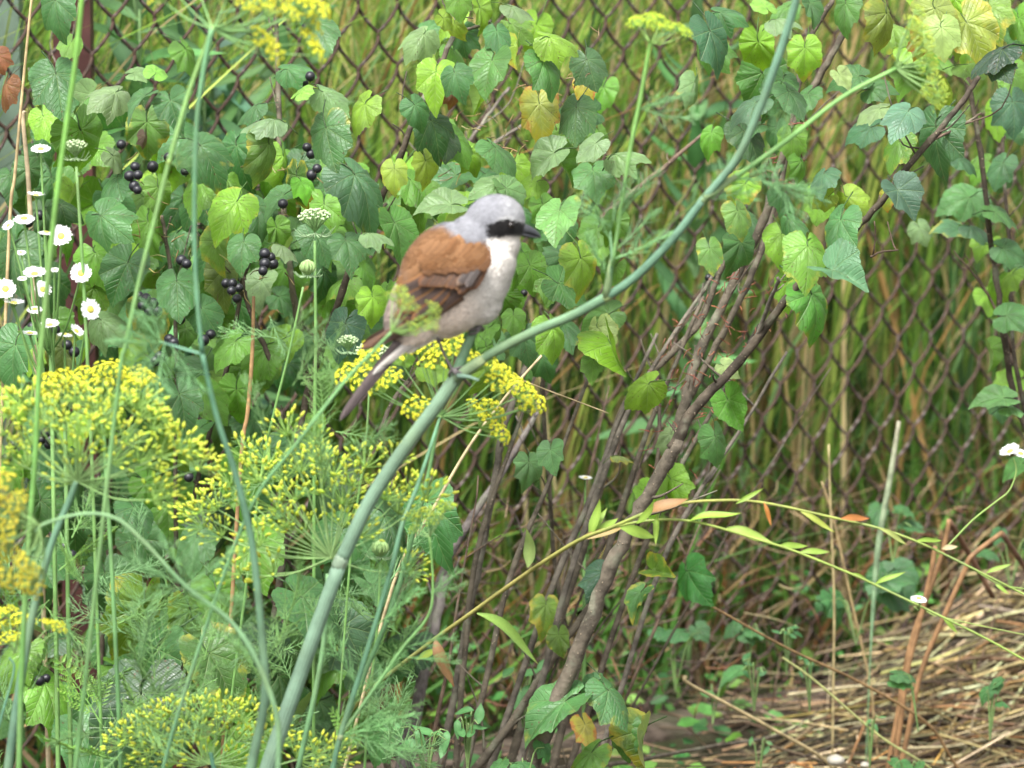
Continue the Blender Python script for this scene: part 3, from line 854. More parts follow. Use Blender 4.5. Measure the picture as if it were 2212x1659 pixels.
 (e_,2190,680,95,80,(.1,.23,.07),1,3.85,'n',55),(e_,2150,860,100,-80,(.12,.24,.08),1,3.8,'n',60),(e_,2190,880,70,80,(.12,.24,.08),1,3.8,'n',60),(e_,1990,500,60,20,PA,1,3.9,'c',20),
 (e_,2195,1010,80,-60,(.08,.2,.05),1,3.9,'n',40),(e_,2140,30,110,20,(.16,.24,.04),.7,3.7,'n',20),
]
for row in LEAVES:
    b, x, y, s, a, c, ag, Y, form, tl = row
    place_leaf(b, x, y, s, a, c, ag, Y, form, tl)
# brown shrivelled leaves at the left border
for (x, y, s, a) in ((-4, 130, 60, 20), (8, 195, 80, -10), (315, 300, 45, 5)):
    place_leaf(l_, x, y, s, a, (.22, .07, .03) if x < 300 else (.11, .065, .045), .95, 3.45, 'c', 10, label='shrivelled brown dead leaf')

# leaves further inside, behind the ones above
def inside(poly, x, y):
    c = False
    j = len(poly) - 1
    for i in range(len(poly)):
        xi, yi = poly[i]; xj, yj = poly[j]
        if (yi > y) != (yj > y) and x < (xj - xi) * (y - yi) / (yj - yi) + xi:
            c = not c
        j = i
    return c
def fill(parent, poly, n, Yr, size, pal, seed, ager=(.88, 1.2)):
    rr = random.Random(seed)
    x0, x1 = min(p[0] for p in poly), max(p[0] for p in poly)
    y0, y1 = min(p[1] for p in poly), max(p[1] for p in poly)
    k = 0
    spots = []
    tries = 0
    while k < n and tries < n * 60:
        tries += 1
        x, y = rr.uniform(x0, x1), rr.uniform(y0, y1)
        if not inside(poly, x, y):
            continue
        if any((x - a) ** 2 + (y - b) ** 2 < (size[0] * .45) ** 2 for a, b in spots):
            continue
        spots.append((x, y))
        place_leaf(parent, x, y, rr.uniform(*size), rr.gauss(0, 35), rr.choice(pal), rr.uniform(*ager), rr.uniform(*Yr), rr.choice('nnnncfw'), rr.uniform(5, 60), rr=rr)
        k += 1
PALD = [D, M, (.05, .14, .04), M, L, (.09, .2, .04)]
fill(l_, [(0, 260), (200, 250), (520, 330), (740, 330), (760, 900), (520, 1000), (0, 1000)], 130, (3.62, 3.85), (75, 125), PALD, 5)
fill(l_, [(0, 980), (600, 950), (880, 1100), (860, 1659), (0, 1659)], 70, (3.5, 3.8), (90, 160), [D, (.03, .08, .03), M, (.05, .13, .03)], 6)
fill(m_, [(700, 350), (960, 380), (1330, 440), (1330, 660), (1200, 790), (760, 860), (700, 600)], 62, (3.6, 3.85), (70, 110), PALD, 7)
fill(m_, [(900, 0), (1300, 60), (1340, 380), (1100, 400), (900, 330), (980, 200)], 12, (3.6, 3.9), (60, 100), PALD, 8)
fill(r_, [(1560, 0), (1800, 0), (1760, 280), (1700, 560), (1560, 560), (1520, 180)], 10, (3.62, 3.85), (60, 100), PALD, 9)
fill(r_, [(1880, 0), (2212, 0), (2212, 160), (1960, 190)], 12, (3.62, 3.85), (70, 110), [L, M, YG, (.16, .26, .04)], 10, (.7, 1.1))
fill(e_, [(2060, 180), (2212, 160), (2212, 900), (2150, 880), (2110, 520)], 12, (3.9, 4.05), (55, 85), [M, L, (.08, .18, .07)], 12)

# blackcurrant berries
def berry_mesh(seed):
    rr = random.Random(seed)
    mb = MB()
    mb.ball((0, 0, 0), 1, (.012, .012, .017), 14, 9)
    for k in range(6):
        a = k * math.pi / 3 + rr.uniform(-.2, .2)
        mb.ribbon([Vector((.08 * math.cos(a), .08 * math.sin(a), -.95)), Vector((.16 * math.cos(a), .16 * math.sin(a), -1.15)), Vector((.3 * math.cos(a), .3 * math.sin(a), -1.3))], [.15, .1, .02], Vector((-math.sin(a), math.cos(a), 0)), (.07, .045, .03))
    return mb.mesh('berry', M_BERRY)
BM = [berry_mesh(1), berry_mesh(2)]
BER = [(262,312,3.5),(280,380,3.45),(298,378,3.44),(292,360,3.46),(290,402,3.45),(297,410,3.44),(335,270,3.55),(352,268,3.58),(330,310,3.6),(365,340,3.62),(400,370,3.62),(402,355,3.6),(330,360,3.6),
 (663,318,3.5),(672,333,3.5),(685,364,3.45),(673,378,3.47),(611,440,3.5),(392,562,3.5),(403,570,3.49),(572,548,3.48),(585,556,3.5),(572,570,3.47),(568,585,3.46),(590,570,3.5),(556,552,3.5),
 (488,612,3.5),(502,612,3.49),(500,628,3.48),(512,645,3.5),(516,622,3.52),(315,645,3.52),(308,660,3.5),(322,672,3.5),(330,655,3.53),(340,672,3.55),(300,640,3.55),(375,740,3.5),(366,733,3.52),(335,780,3.48),(345,770,3.5),
 (145,745,3.5),(160,760,3.52),(70,707,3.55),(105,700,3.56),(120,712,3.55),(85,720,3.58),(60,735,3.58),(110,830,3.5),(95,845,3.52),(408,1031,3.5),(130,850,3.55),(90,800,3.6),(440,735,3.55),(455,722,3.56),
 (1132,633,3.7),(1432,1028,3.64),(1530,600,3.75),(662,60,3.6),(670,165,3.55),(655,178,3.58),(100,935,3.55),(110,950,3.55),(90,950,3.56),(105,960,3.58),(30,960,3.6),(15,990,3.6),(140,1180,3.55),(155,1200,3.56),(30,1230,3.6),(10,1180,3.6),(85,1470,3.5),(100,1465,3.52),(390,690,3.6),(60,480,3.6),(86,465,3.6),(110,820,3.53)]
rr = random.Random(4)
for (x, y, Y) in BER:
    par = l_ if x < 760 else (m_ if x < 1200 else r_)
    q = (11.5 if x < 760 else 8.5) * rr.uniform(.88, 1.12) * pm(Y)
    rot = Quaternion((rr.uniform(-1, 1), rr.uniform(-1, 1), rr.uniform(-1, 1)), rr.uniform(0, .9)).to_matrix() @ Matrix.Diagonal((q, q, q * rr.uniform(.92, 1.05)))
    part('berry', BM[rr.randrange(2)], par, P(x, y, Y - (.06 if x < 760 else 0)), rot)
# dry fruit stalks and thin twigs
def twigs(parent, n, poly, Y, col, seed, ln=(20, 60)):
    rr = random.Random(seed)
    mb = MB()
    xs_ = [p[0] for p in poly]; ys_ = [p[1] for p in poly]
    k = 0
    while k < n:
        x, y = rr.uniform(min(xs_), max(xs_)), rr.uniform(min(ys_), max(ys_))
        if not inside(poly, x, y):
            continue
        k += 1
        yy = rr.uniform(*Y)
        a = rr.uniform(0, 6.28)
        L_ = rr.uniform(*ln)
        b = a + rr.uniform(-.7, .7)
        pts = [P(x, y, yy), P(x + math.cos(a) * L_ * .5, y + math.sin(a) * L_ * .5, yy + rr.uniform(-.01, .01)), P(x + math.cos(a) * L_ * .5 + math.cos(b) * L_ * .5, y + math.sin(a) * L_ * .5 + math.sin(b) * L_ * .5, yy)]
        mb.tube(smooth_path(pts, 3), [.0006, .0003], jit(col, .3, rr), 3, cap=False)
    return part('fruit_stalk', mb.mesh('fruit_stalk', M_STRAW), parent, kind='stuff')
twigs(r_, 120, [(1400, 760), (1600, 560), (1720, 640), (1560, 900), (1480, 1050), (1380, 1080)], (3.6, 3.7), (.28, .10, .06), 3, (10, 30))
twigs(r_, 50, [(1700, 260), (1760, 240), (1700, 420), (1640, 400)], (3.6, 3.7), (.3, .09, .07), 4, (10, 30))
twigs(l_, 90, [(250, 300), (700, 350), (600, 700), (300, 750)], (3.5, 3.7), (.25, .2, .08), 5, (15, 45))
twigs(m_, 60, [(900, 340), (1000, 230), (1300, 60), (1240, 300), (960, 400)], (3.5, 3.7), (.3, .22, .1), 6, (12, 35))

# ------------------------------------------------------------------ dill: umbels, stems, feathery leaves
GR = (.30, .50, .17); GRB = (.10, .25, .16); GLA = (.15, .235, .165)
YEL = (.62, .56, .03); YEG = (.42, .50, .035); LIM = (.34, .48, .06)
def umbellet_mesh(seed, kind):
    rr = random.Random(seed)
    mb = MB()
    n = {'pod': 17, 'bloom': 24, 'young': 20}[kind]
    for i in range(n):
        ph = (1.25 if kind == 'pod' else 1.1) * math.sqrt((i + .5) / n)
        az = i * 2.39996 + rr.uniform(-.2, .2)
        d = Vector((math.sin(ph) * math.cos(az), math.sin(ph) * math.sin(az), math.cos(ph)))
        Ln = rr.uniform(.8, 1.05)
        if kind == 'bloom':
            Ln *= .95
        e = d * Ln
        mid = d * Ln * .5 + Vector((d.x, d.y, 0)) * .08
        mb.tube([Vector((0, 0, 0)), mid, e], [.022, .018], (.32, .54, .11), 3, m=0, cap=False)
        if kind == 'pod':
            c = (.52 * rr.uniform(.82, 1.15), .63 * rr.uniform(.85, 1.1), .06)
            mb.ball(e + d * .06, .068, c, 6, 4, m=1, axis=d, stretch=1.8)
            mb.ball(e + d * .18, .045, (.66, .78, .09), 5, 3, m=1, axis=d)
        elif kind == 'bloom':
            for q in range(5):
                a = q * 1.2566 + rr.uniform(-.3, .3)
                N, B = frame(d)
                mb.ball(e + (N * math.cos(a) + B * math.sin(a)) * .085 + d * .03, .05, (.80 * rr.uniform(.88, 1.05), .82 * rr.uniform(.88, 1.05), .05), 5, 3, m=1)
            mb.ball(e, .06, (.5, .42, .04), 5, 3, m=1)
        else:
            mb.ball(e + d * .03, .085, (.38 * rr.uniform(.8, 1.1), .50, .06), 6, 4, m=1, axis=d, stretch=1.1)
            mb.ball(e + d * .1 + Vector((.07, 0, 0)), .05, (.55, .6, .07), 5, 3, m=1)
    return mb.mesh('umbellet', [M_STEM, M_FLORET])
UM = {k: [umbellet_mesh(i + 10 * j, k) for i in range(3)] for j, k in enumerate(('pod', 'bloom', 'young'))}

def put_umbellet(parent, loc, axis, size, kind, rr, tint=None):
    q = axis.normalized().to_track_quat('Z', 'Y').to_matrix() @ Matrix.Rotation(rr.uniform(0, 6.28), 3, 'Z')
    s = size * rr.uniform(.85, 1.15)
    k = rr.uniform(.85, 1.1)
    c = (k, k, k, 1) if tint is None else (*tint, 1)
    return part('umbellet', rr.choice(UM[kind]), parent, loc, q @ Matrix.Diagonal((s, s, s)), c)

def umbel(parent, x, y, Y, Rp, n, kind='pod', axis=(0, -.35, 1), us=None, phm=1.25, seed=0, rayr=1.7, targets=None, raycol=GR, tint=None):
    rr = random.Random(seed * 31 + 5)
    C = P(x, y, Y)
    A = Vector(axis).normalized()
    N, B = frame(A)
    L_ = Rp * pm(Y)
    us = (us or Rp * .3) * pm(Y)
    mb = MB()
    us *= 1.2 if kind == 'pod' else 1.0
    ends = []
    if targets:
        for t in targets:
            tx, ty = t[0], t[1]
            dy = t[2] if len(t) > 2 else rr.uniform(-.02, .02)
            e = P(tx, ty, Y + dy)
            d = (e - C)
            ends.append((e, d))
    else:
        for i in range(n):
            ph = phm * math.sqrt((i + .6) / n)
            az = i * 2.39996 + rr.uniform(-.15, .15)
            d = N * math.cos(az) * math.sin(ph) + B * math.sin(az) * math.sin(ph) + A * math.cos(ph)
            ends.append((C + d * L_ * rr.uniform(.85, 1.08), d * L_))
    for e, d in ends:
        sag = A * (-.12 * d.length) * (1 - abs(d.normalized().dot(A)))
        mid = C + (e - C) * .5 + sag
        mb.tube(smooth_path([C, mid, e], 3), [rayr * pm(Y) * .85, rayr * pm(Y) * .6], raycol, 4, cap=False)
    mb.ball(C, rayr * pm(Y) * 1.6, (.3, .42, .12), 6, 4)
    u = part('umbel', mb.mesh('umbel', M_STEM), parent)
    for e, d in ends:
        ax = (d.normalized() * .7 + A * .7)
        put_umbellet(u, e, ax, us, kind, rr, tint)
    return u

def dstem(parent, pts, r, col=GLA, ground=False, name='stem', sides=9):
    pp = [P(*p) for p in pts]
    Ym = pts[0][2]
    kk = .8 if parent.get('label', '').startswith('thick') else .68
    rs = [q * kk * pm(Ym) for q in (r if isinstance(r, (list, tuple)) else [r, r])]
    if ground:
        a, b = pp[0], pp[1]
        d = (a - b).normalized()
        d = Vector((d.x * .6, d.y * .6, min(d.z, -.6))).normalized()
        sg = min((a - b).length, a.z * .4)
        d1_ = ((a - b).normalized() + d).normalized()
        pp = [a + d * (a.z / -d.z + .01), a + d * (a.z / -d.z) * .5, a + d1_ * sg] + pp
        rs = [rs[0] * 1.05] * 3 + rs
    mb = MB()
    path = smooth_path(pp, 6)
    mb.tube(path, rs, col, sides)
    return part(name, mb.mesh(name, M_STEM), parent)
def node_ring(parent, x, y, Y, r, dirv=(0, 0, 1), col=(.22, .30, .14)):
    mb = MB()
    d = Vector(dirv).normalized()
    c = P(x, y, Y)
    q = r * .8 * pm(Y)
    mb.tube([c - d * q * 1.0, c - d * q * .4, c + d * q * .4, c + d * q * 1.0], [q * .98, q * 1.07, q * 1.06, q * .97], col, 10)
    return part('node', mb.mesh('node', M_STEM), parent)

def frond_mesh(seed, kind='thread'):
    """feathery leaf along +Z, length 1"""
    rr = random.Random(seed)
    mb = MB()
    col = (.20, .38, .14) if kind == 'thread' else (.17, .33, .08)
    bend = rr.uniform(-.2, .2)
    def ax(t):
        return Vector((bend * t * t, .1 * t * t, t))
    if kind == 'thread':
        mb.tube([ax(i / 6) for i in range(7)], [.012, .004], col, 3, cap=False)
        for i in range(11):
            t = .08 + .9 * i / 11
            for sd in (-1, 1):
                Ls = (.38 * math.sin(math.pi * (t * .75 + .18))) * rr.uniform(.8, 1.2)
                d = Vector((sd * rr.uniform(.6, 1), rr.uniform(-.6, .6), rr.uniform(.5, 1))).normalized()
                p0 = ax(t)
                p2 = p0 + d * Ls + Vector((0, 0, .05))
                p1 = p0 + d * Ls * .5
                mb.tube([p0, p1, p2], [.007, .0035], col, 3, cap=False)
                for j in range(5):
                    u = .25 + .15 * j
                    q0 = p0 + d * Ls * u
                    dd = (d + Vector((rr.uniform(-1, 1), rr.uniform(-1, 1), rr.uniform(-.6, 1)))).normalized()
                    q1 = q0 + dd * Ls * rr.uniform(.25, .45)
                    mb.tube([q0, (q0 + q1) / 2 + Vector((0, 0, .01)), q1], [.0045, .0022], jit(col, .2, rr), 3, cap=False)
    else:
        mb.tube([ax(i / 6) for i in range(7)], [.013, .005], (.16, .32, .1), 4, cap=False)
        for i in range(9):
            t = .15 + .82 * i / 9
            for sd in (-1, 1):
                Ls = .42 * (1 - t * .75) * rr.uniform(.85, 1.15)
                d = Vector((sd * .8, rr.uniform(-.25, .25), .6)).normalized()
                p0 = ax(t)
                mb.tube([p0, p0 + d * Ls], [.006, .003], col, 3, cap=False)
                for j in range(6):
                    u = .2 + .16 * j
                    q0 = p0 + d * Ls * min(u, .98)
                    for s2 in (-1, 1):
                        dd = (d * .9 + Vector((-d.z, 0, d.x)) * s2 * .8).normalized()
                        ll = Ls * .3 * (1.15 - u * .7)
                        c2 = jit(col, .25, rr)
                        side = dd.cross(Vector((0, 1, 0))).normalized()
                        pts = [q0, q0 + dd * ll * .5 + Vector((0, .01, 0)), q0 + dd * ll + Vector((0, .02, 0))]
                        mb.ribbon(pts, [.008, .022, .004], side, c2, 0, .3, Vector((0, 1, 0)))
    return mb.mesh('frond', M_THREAD)
FR = {'thread': [frond_mesh(i) for i in range(4)], 'carrot': [frond_mesh(20 + i, 'carrot') for i in range(4)]}
def frond(parent, x, y, Y, size, ang, kind='thread', rr=R, tint=(1, 1, 1)):
    """ang: direction of growth in the picture, 0 = up, + = to the right"""
    a = rad(ang)
    z = Vector((math.sin(a), rr.uniform(-.35, .35), math.cos(a))).normalized()
    q = z.to_track_quat('Z', 'Y').to_matrix() @ Matrix.Rotation(rr.choice((0, math.pi)) + rr.uniform(-.6, .6), 3, 'Z')
    s = size * pm(Y)
    k = rr.uniform(.8, 1.2)
    return part('frond', rr.choice(FR[kind]), parent, P(x, y, Y), q @ Matrix.Diagonal((s, s, s)), (tint[0] * k, tint[1] * k, tint[2] * k, 1))

def dill(label, x, Y, grp='dill plants'):
    p = P(x, 1659, Y)
    return thing('dill_plant', label, 'dill', (p.x, Y, 0), grp)

# 1 the perch: thick bluish stem
d1 = dill('thick blue green dill stem the bird perches on, bending to the upper right', 560, 3.0)
dstem(d1, [(575, 1670, 3.0), (640, 1480, 3.0), (735, 1215, 3.0)], [23, 21.5, 20], [GLA, (.15, .25, .17)], True, sides=14)
dstem(d1, [(735, 1215, 3.0), (800, 1080, 3.0), (880, 960, 3.0), (940, 880, 3.0), (985, 815, 3.0)], [19.5, 19.5, 19, 19, 19], [(.15, .25, .17), (.165, .265, .17)], sides=14)
dstem(d1, [(985, 815, 3.0), (1060, 765, 2.995), (1150, 718, 2.99), (1240, 680, 2.985), (1312, 640, 2.98)], [10, 12.5, 13, 13, 13.5], [(.15, .25, .13), (.13, .25, .14)], sides=12)
dstem(d1, [(1312, 640, 2.98), (1370, 600, 2.975), (1450, 520, 2.97), (1522, 428, 2.965)], [12.5, 12, 11.5, 11], [(.12, .245, .15), (.12, .24, .16)], sides=12)
dstem(d1, [(1522, 428, 2.965), (1590, 345, 2.96), (1635, 250, 2.955), (1672, 150, 2.95), (1705, 50, 2.945), (1730, -40, 2.94), (1745, -160, 2.94)], [10.5, 10.5, 11, 10.5, 10], [(.12, .24, .16), (.15, .29, .19)], sides=12)
dstem(d1, [(985, 815, 3.0), (1000, 770, 3.0), (1025, 708, 3.0), (1040, 670, 3.004)], [17, 14, 13, 12], (.13, .25, .14), sides=12)
dstem(d1, [(990, 812, 2.985), (1015, 815, 2.975), (1035, 822, 2.97)], [8, 5, 3], (.12, .2, .15))
node_ring(d1, 735, 1215, 3.0, 20, (.37, 0, .85), (.19, .26, .18))
node_ring(d1, 985, 815, 3.0, 19, (.5, 0, .8), (.16, .25, .16))
node_ring(d1, 1312, 641, 2.98, 12.5, (.8, 0, .5), (.24, .32, .12))
node_ring(d1, 1522, 429, 2.965, 10.5, (.6, 0, .75), (.22, .32, .14))
def sheath(parent, a, b, r0, r1, col=(.22, .33, .15)):
    A, B_ = P(*a), P(*b)
    mb = MB()
    k = .8 * pm(a[2])
    mb.tube([A, A.lerp(B_, .25), A.lerp(B_, .7), B_], [r0 * k, r0 * 1.12 * k, (r0 * .5 + r1 * .5) * k * 1.12, r1 * k], [col, col, (.30, .38, .18)], 12)
    return part('leaf_sheath', mb.mesh('leaf_sheath', M_STEM), parent)
sheath(d1, (1308, 643, 2.979), (1322, 560, 2.972), 9, 5.5)
sheath(d1, (1522, 428, 2.964), (1590, 380, 2.967), 10, 7.5)
sheath(d1, (983, 818, 2.998), (1045, 775, 2.994), 15, 13, (.17, .26, .14))
dstem(d1, [(1520, 430, 2.965), (1610, 368, 2.97), (1700, 303, 2.98), (1820, 210, 3.0), (1935, 148, 3.02)], [7.5, 7, 7, 6.5, 6], [(.16, .33, .10), (.19, .40, .10)])
umbel(d1, 1935, 148, 3.02, 85, 12, 'young', (.9, -.3, .25), 26, 1.1, 3, 2.0,
      targets=[(1965, 55), (1985, 75), (1990, 100), (1960, 85), (1995, 130), (1975, 120), (2000, 160), (2012, 180), (2020, 205), (1990, 185), (1960, 60), (1975, 30), (2010, 215), (2002, 140), (1975, 145)])
dstem(d1, [(1312, 640, 2.98), (1318, 600, 2.975), (1322, 560, 2.97), (1318, 500, 2.97)], [6.5, 6, 4.5, 3], (.17, .33, .16))
dstem(d1, [(1322, 575, 2.97), (1345, 430, 2.97), (1362, 320, 2.97), (1382, 220, 2.97), (1398, 130, 2.97), (1405, 92, 2.97)], [5, 5.5, 6, 6, 5.5], [(.16, .32, .10), (.20, .42, .08)])
umbel(d1, 1405, 95, 2.97, 70, 12, 'bloom', (0, -.2, 1), 20, 1.2, 4, 2.0, raycol=(.25, .42, .1), tint=(.75, .95, 1.2),
      targets=[(1378, 52), (1392, 60), (1400, 48), (1415, 48), (1425, 50), (1440, 62), (1462, 68), (1475, 78), (1450, 72), (1412, 62), (1432, 68), (1372, 58)])
for (x, y, s, a) in ((1318, 500, 130, 10), (1318, 520, 120, -25), (1330, 540, 130, 50), (1325, 560, 150, 70), (1312, 600, 120, -20), (1320, 490, 110, -60), (1330, 480, 150, 35)):
    frond(d1, x, y, 2.97, s, a, tint=(1.0, 1.05, 1.15))
for (x, y, s, a) in ((1385, 235, 90, 60), (1385, 235, 120, 110), (1400, 230, 100, 80), (1690, 300, 80, -15), (1690, 300, 70, 20), (1520, 430, 110, 75), (1600, 385, 160, 95), (1620, 375, 180, 120), (1540, 420, 100, 20), (1660, 340, 150, 160), (1570, 400, 130, 60)):
    frond(d1, x, y, 2.97, s, a, tint=(1.0, 1.05, 1.2))

# 2 the top umbel
d2 = dill('tall dill whose wide yellow umbel is cut by the top border', 545, 2.85)
dstem(d2, [(540, 1670, 2.85), (572, 1510, 2.85), (566, 1380, 2.85), (545, 1180, 2.85), (510, 1030, 2.85), (468, 900, 2.85), (437, 765, 2.85)], [17, 15, 13, 12, 11, 9, 8], [(.14, .22, .13), (.07, .19, .11)], True)
dstem(d2, [(437, 765, 2.85), (424, 620, 2.85), (420, 480, 2.85), (424, 280, 2.85), (440, 150, 2.85), (458, 62, 2.85)], [7.5, 7.5, 7.5, 8, 9], [(.10, .25, .15), (.14, .32, .14)])
dstem(d2, [(437, 765, 2.85), (400, 755, 2.85), (345, 738, 2.85)], [4, 5, 4], (.14, .30, .2))
for (x, y, s, a) in ((350, 740, 120, -90), (350, 742, 110, -120), (350, 738, 90, -50), (345, 738, 100, -10), (370, 748, 130, 150), (345, 740, 90, -150), (355, 745, 130, 190), (360, 745, 110, -75)):
    frond(d2, x, y, 2.84, s, a, tint=(1.0, 1.1, 1.25))
umbel(d2, 460, 62, 2.85, 200, 16, 'bloom', (0, -.2, 1), 36, 1.2, 6, 2.6, raycol=(.22, .42, .14),
      targets=[(380, -15), (355, 5), (430, -20), (490, 0), (520, -10), (560, 5), (600, 15), (640, 5), (680, 35), (575, 35), (620, 40), (550, 95), (575, 120), (655, 95), (670, 120), (660, 60), (530, 20), (645, 25)])
# 3 plain green stem at the left
d3 = dill('single bright green bare dill stalk crossing the left side from bottom to top', 60, 2.9)
dstem(d3, [(40, 1680, 2.9), (48, 1420, 2.9), (60, 1200, 2.9), (75, 1000, 2.9), (85, 800, 2.9), (100, 640, 2.9), (118, 460, 2.9), (142, 280, 2.9), (162, 140, 2.9), (176, 0, 2.9), (185, -120, 2.9)], [9, 9, 9, 8.5, 8.5], [(.10, .24, .07), (.19, .42, .07)], True)
# 4 second stalk joined under the top umbel
dstem(d2, [(272, 745, 2.86), (300, 610, 2.86), (335, 470, 2.86), (365, 350, 2.86), (405, 210, 2.86), (440, 110, 2.86), (458, 62, 2.85)], [7, 7.5, 7.5, 7, 6.5], [(.13, .30, .10), (.24, .42, .12)], True)
node_ring(d2, 365, 350, 2.86, 7, (.3, 0, .9), (.25, .38, .1))
for (x, y, s, a) in ((366, 350, 70, 50), (366, 350, 70, 20), (366, 352, 90, 75), (365, 352, 60, 100)):
    frond(d2, x, y, 2.86, s, a)

# 5 big left umbel, seed heads
d5 = dill('dill with the large round lime seed umbel left, under the flat yellow one', 40, 2.95)
dstem(d5, [(15, 1680, 2.95), (40, 1500, 2.95), (70, 1330, 2.95), (110, 1180, 2.95), (150, 1080, 2.95), (165, 1040, 2.95)], [15, 14, 12, 11, 9], [(.06, .12, .09), (.13, .27, .16)], True)
umbel(d5, 165, 1040, 2.95, 230, 24, 'pod', (0.02, -.3, 1), 46, 1.3, 8, 2.2,
      targets=[(20, 900), (60, 880), (110, 895), (160, 870), (195, 885), (245, 880), (300, 905), (330, 930), (10, 940), (70, 960), (125, 930), (170, 935), (220, 940), (270, 955), (170, 990), (240, 1000), (300, 1000), (345, 985), (400, 1000), (425, 1015), (345, 1060), (60, 1010), (20, 990), (150, 1045), (385, 975), (100, 920), (300, 885), (210, 910), (330, 1080)])
# 6 flat yellow umbel above it
d6 = dill('dill with a flat deep yellow flowering umbel below the white daisies', 230, 3.1)
dstem(d6, [(250, 1400, 3.1), (240, 1200, 3.1), (230, 1050, 3.1), (225, 950, 3.1), (215, 900, 3.1)], [7, 7, 6, 5], [(.10, .24, .10), (.16, .34, .10)], True)
umbel(d6, 212, 905, 3.1, 120, 14, 'bloom', (0, -.12, 1), 34, 1.3, 9, 1.8,
      targets=[(105, 840), (125, 850), (140, 825), (165, 835), (185, 820), (205, 830), (225, 815), (245, 810), (255, 830), (275, 830), (300, 825), (310, 832), (165, 850), (220, 845), (115, 855), (270, 845)])
# 7 centre umbel
d7 = dill('dill with a bushy green yellow seed umbel left of the thick perch stem', 720, 3.08)
dstem(d7, [(640, 1680, 3.06), (680, 1500, 3.06), (700, 1380, 3.06), (708, 1240, 3.06)], [9, 9, 8, 7], [(.11, .25, .12), (.16, .33, .14)], True)
umbel(d7, 715, 1205, 3.08, 220, 30, 'pod', (0, -.3, 1), 44, 1.3, 11, 2.2,
      targets=[(530, 990), (580, 1005), (500, 1050), (560, 1040), (610, 1040), (650, 1020), (690, 1000), (720, 1030), (760, 1050), (640, 1080), (690, 1070), (740, 1090), (600, 1100), (790, 1010), (850, 1000), (430, 1110), (470, 1100), (520, 1090), (830, 1080), (880, 1060), (620, 1140), (480, 1160), (560, 1180), (780, 1160), (880, 1235), (590, 1240), (520, 1240), (660, 1150), (740, 1140), (440, 1140), (860, 1110), (920, 1080), (620, 940), (680, 960)])
# 8 yellow umbel behind the perch, under the bird
d8 = dill('dill with a loose bright yellow umbel right under the bird', 800, 3.12)
dstem(d8, [(770, 1500, 3.14), (840, 1330, 3.13), (880, 1200, 3.13), (920, 1050, 3.12), (945, 920, 3.12)], [8, 8.5, 8, 7, 6], [(.12, .28, .15), (.16, .34, .12)], True)
umbel(d8, 952, 900, 3.12, 170, 22, 'bloom', (0, -.3, 1), 40, 1.3, 12, 2.0, raycol=(.2, .38, .12),
      targets=[(760, 820), (800, 835), (830, 850), (850, 830), (870, 790), (900, 760), (930, 770), (940, 800), (960, 780), (980, 760), (905, 745), (1015, 790), (1050, 800), (1075, 815), (1095, 840), (1115, 860), (1140, 880), (1120, 885), (1065, 845), (900, 890), (925, 900), (1020, 900), (1050, 900), (1070, 945), (810, 770), (985, 745), (800, 795), (1035, 925)])
# 9 low umbel at the bottom
d9 = dill('dill with a wide low seed umbel at the bottom border', 420, 3.1)
dstem(d9, [(470, 1700, 3.1), (460, 1650, 3.1), (455, 1625, 3.1)], [8, 7], GRB, True)
umbel(d9, 450, 1650, 3.1, 190, 26, 'pod', (0, -.3, 1), 44, 1.3, 14, 2.0,
      targets=[(270, 1610), (300, 1590), (330, 1570), (360, 1555), (400, 1560), (440, 1550), (480, 1545), (520, 1560), (560, 1555), (590, 1570), (340, 1620), (390, 1610), (430, 1600), (470, 1590), (510, 1600), (550, 1610), (380, 1650), (440, 1650), (500, 1650), (320, 1655), (590, 1610), (640, 1640), (680, 1630), (720, 1640)])
# 10 arching side umbel at the left edge
d10 = dill('dill whose stem arches left to a blurred mustard yellow umbel at the left edge', 620, 2.8)
dstem(d10, [(600, 1680, 2.8), (600, 1560, 2.8), (560, 1440, 2.8), (500, 1345, 2.8), (400, 1265, 2.8), (310, 1170, 2.8), (250, 1120, 2.8), (180, 1110, 2.8), (100, 1130, 2.8), (75, 1150, 2.8)], [9, 9, 7.5, 6.5, 6, 5.5, 5], [(.12, .25, .13), (.19, .34, .15)], True)
umbel(d10, 85, 1135, 2.8, 130, 20, 'bloom', (-.7, -.4, .3), 40, 1.3, 16, 2.2, tint=(.8, .72, 1),
      targets=[(0, 1080), (20, 1100), (50, 1090), (10, 1130), (40, 1140), (0, 1170), (30, 1180), (60, 1200), (10, 1220), (50, 1240), (80, 1250), (-20, 1110), (-20, 1180), (75, 1215), (30, 1235), (60, 1115), (25, 1060), (95, 1230)])
for (x, y, s, a) in ((400, 1265, 150, -60), (400, 1262, 130, 20), (400, 1262, 130, -20), (395, 1270, 140, 60), (395, 1270, 150, 100), (400, 1270, 130, -100), (400, 1270, 120, 175), (400, 1270, 110, 140), (560, 1440, 90, -30)):
    frond(d10, x, y, 2.8, s, a, tint=(1, 1.05, 1.15))
# 11 small yellow umbel bottom left
d11 = dill('small deep yellow dill umbel low at the left border', 20, 3.0)
dstem(d11, [(0, 1560, 3.0), (30, 1450, 3.0), (20, 1420, 3.0)], [4, 4], GRB, True)
umbel(d11, 30, 1410, 3.0, 70, 10, 'bloom', (-.1, -.2, 1), 27, 1.3, 18, 1.7, targets=[(0, 1340), (20, 1335), (45, 1345), (60, 1350), (15, 1365), (45, 1365), (100, 1360), (120, 1365), (20, 1390), (40, 1395)])
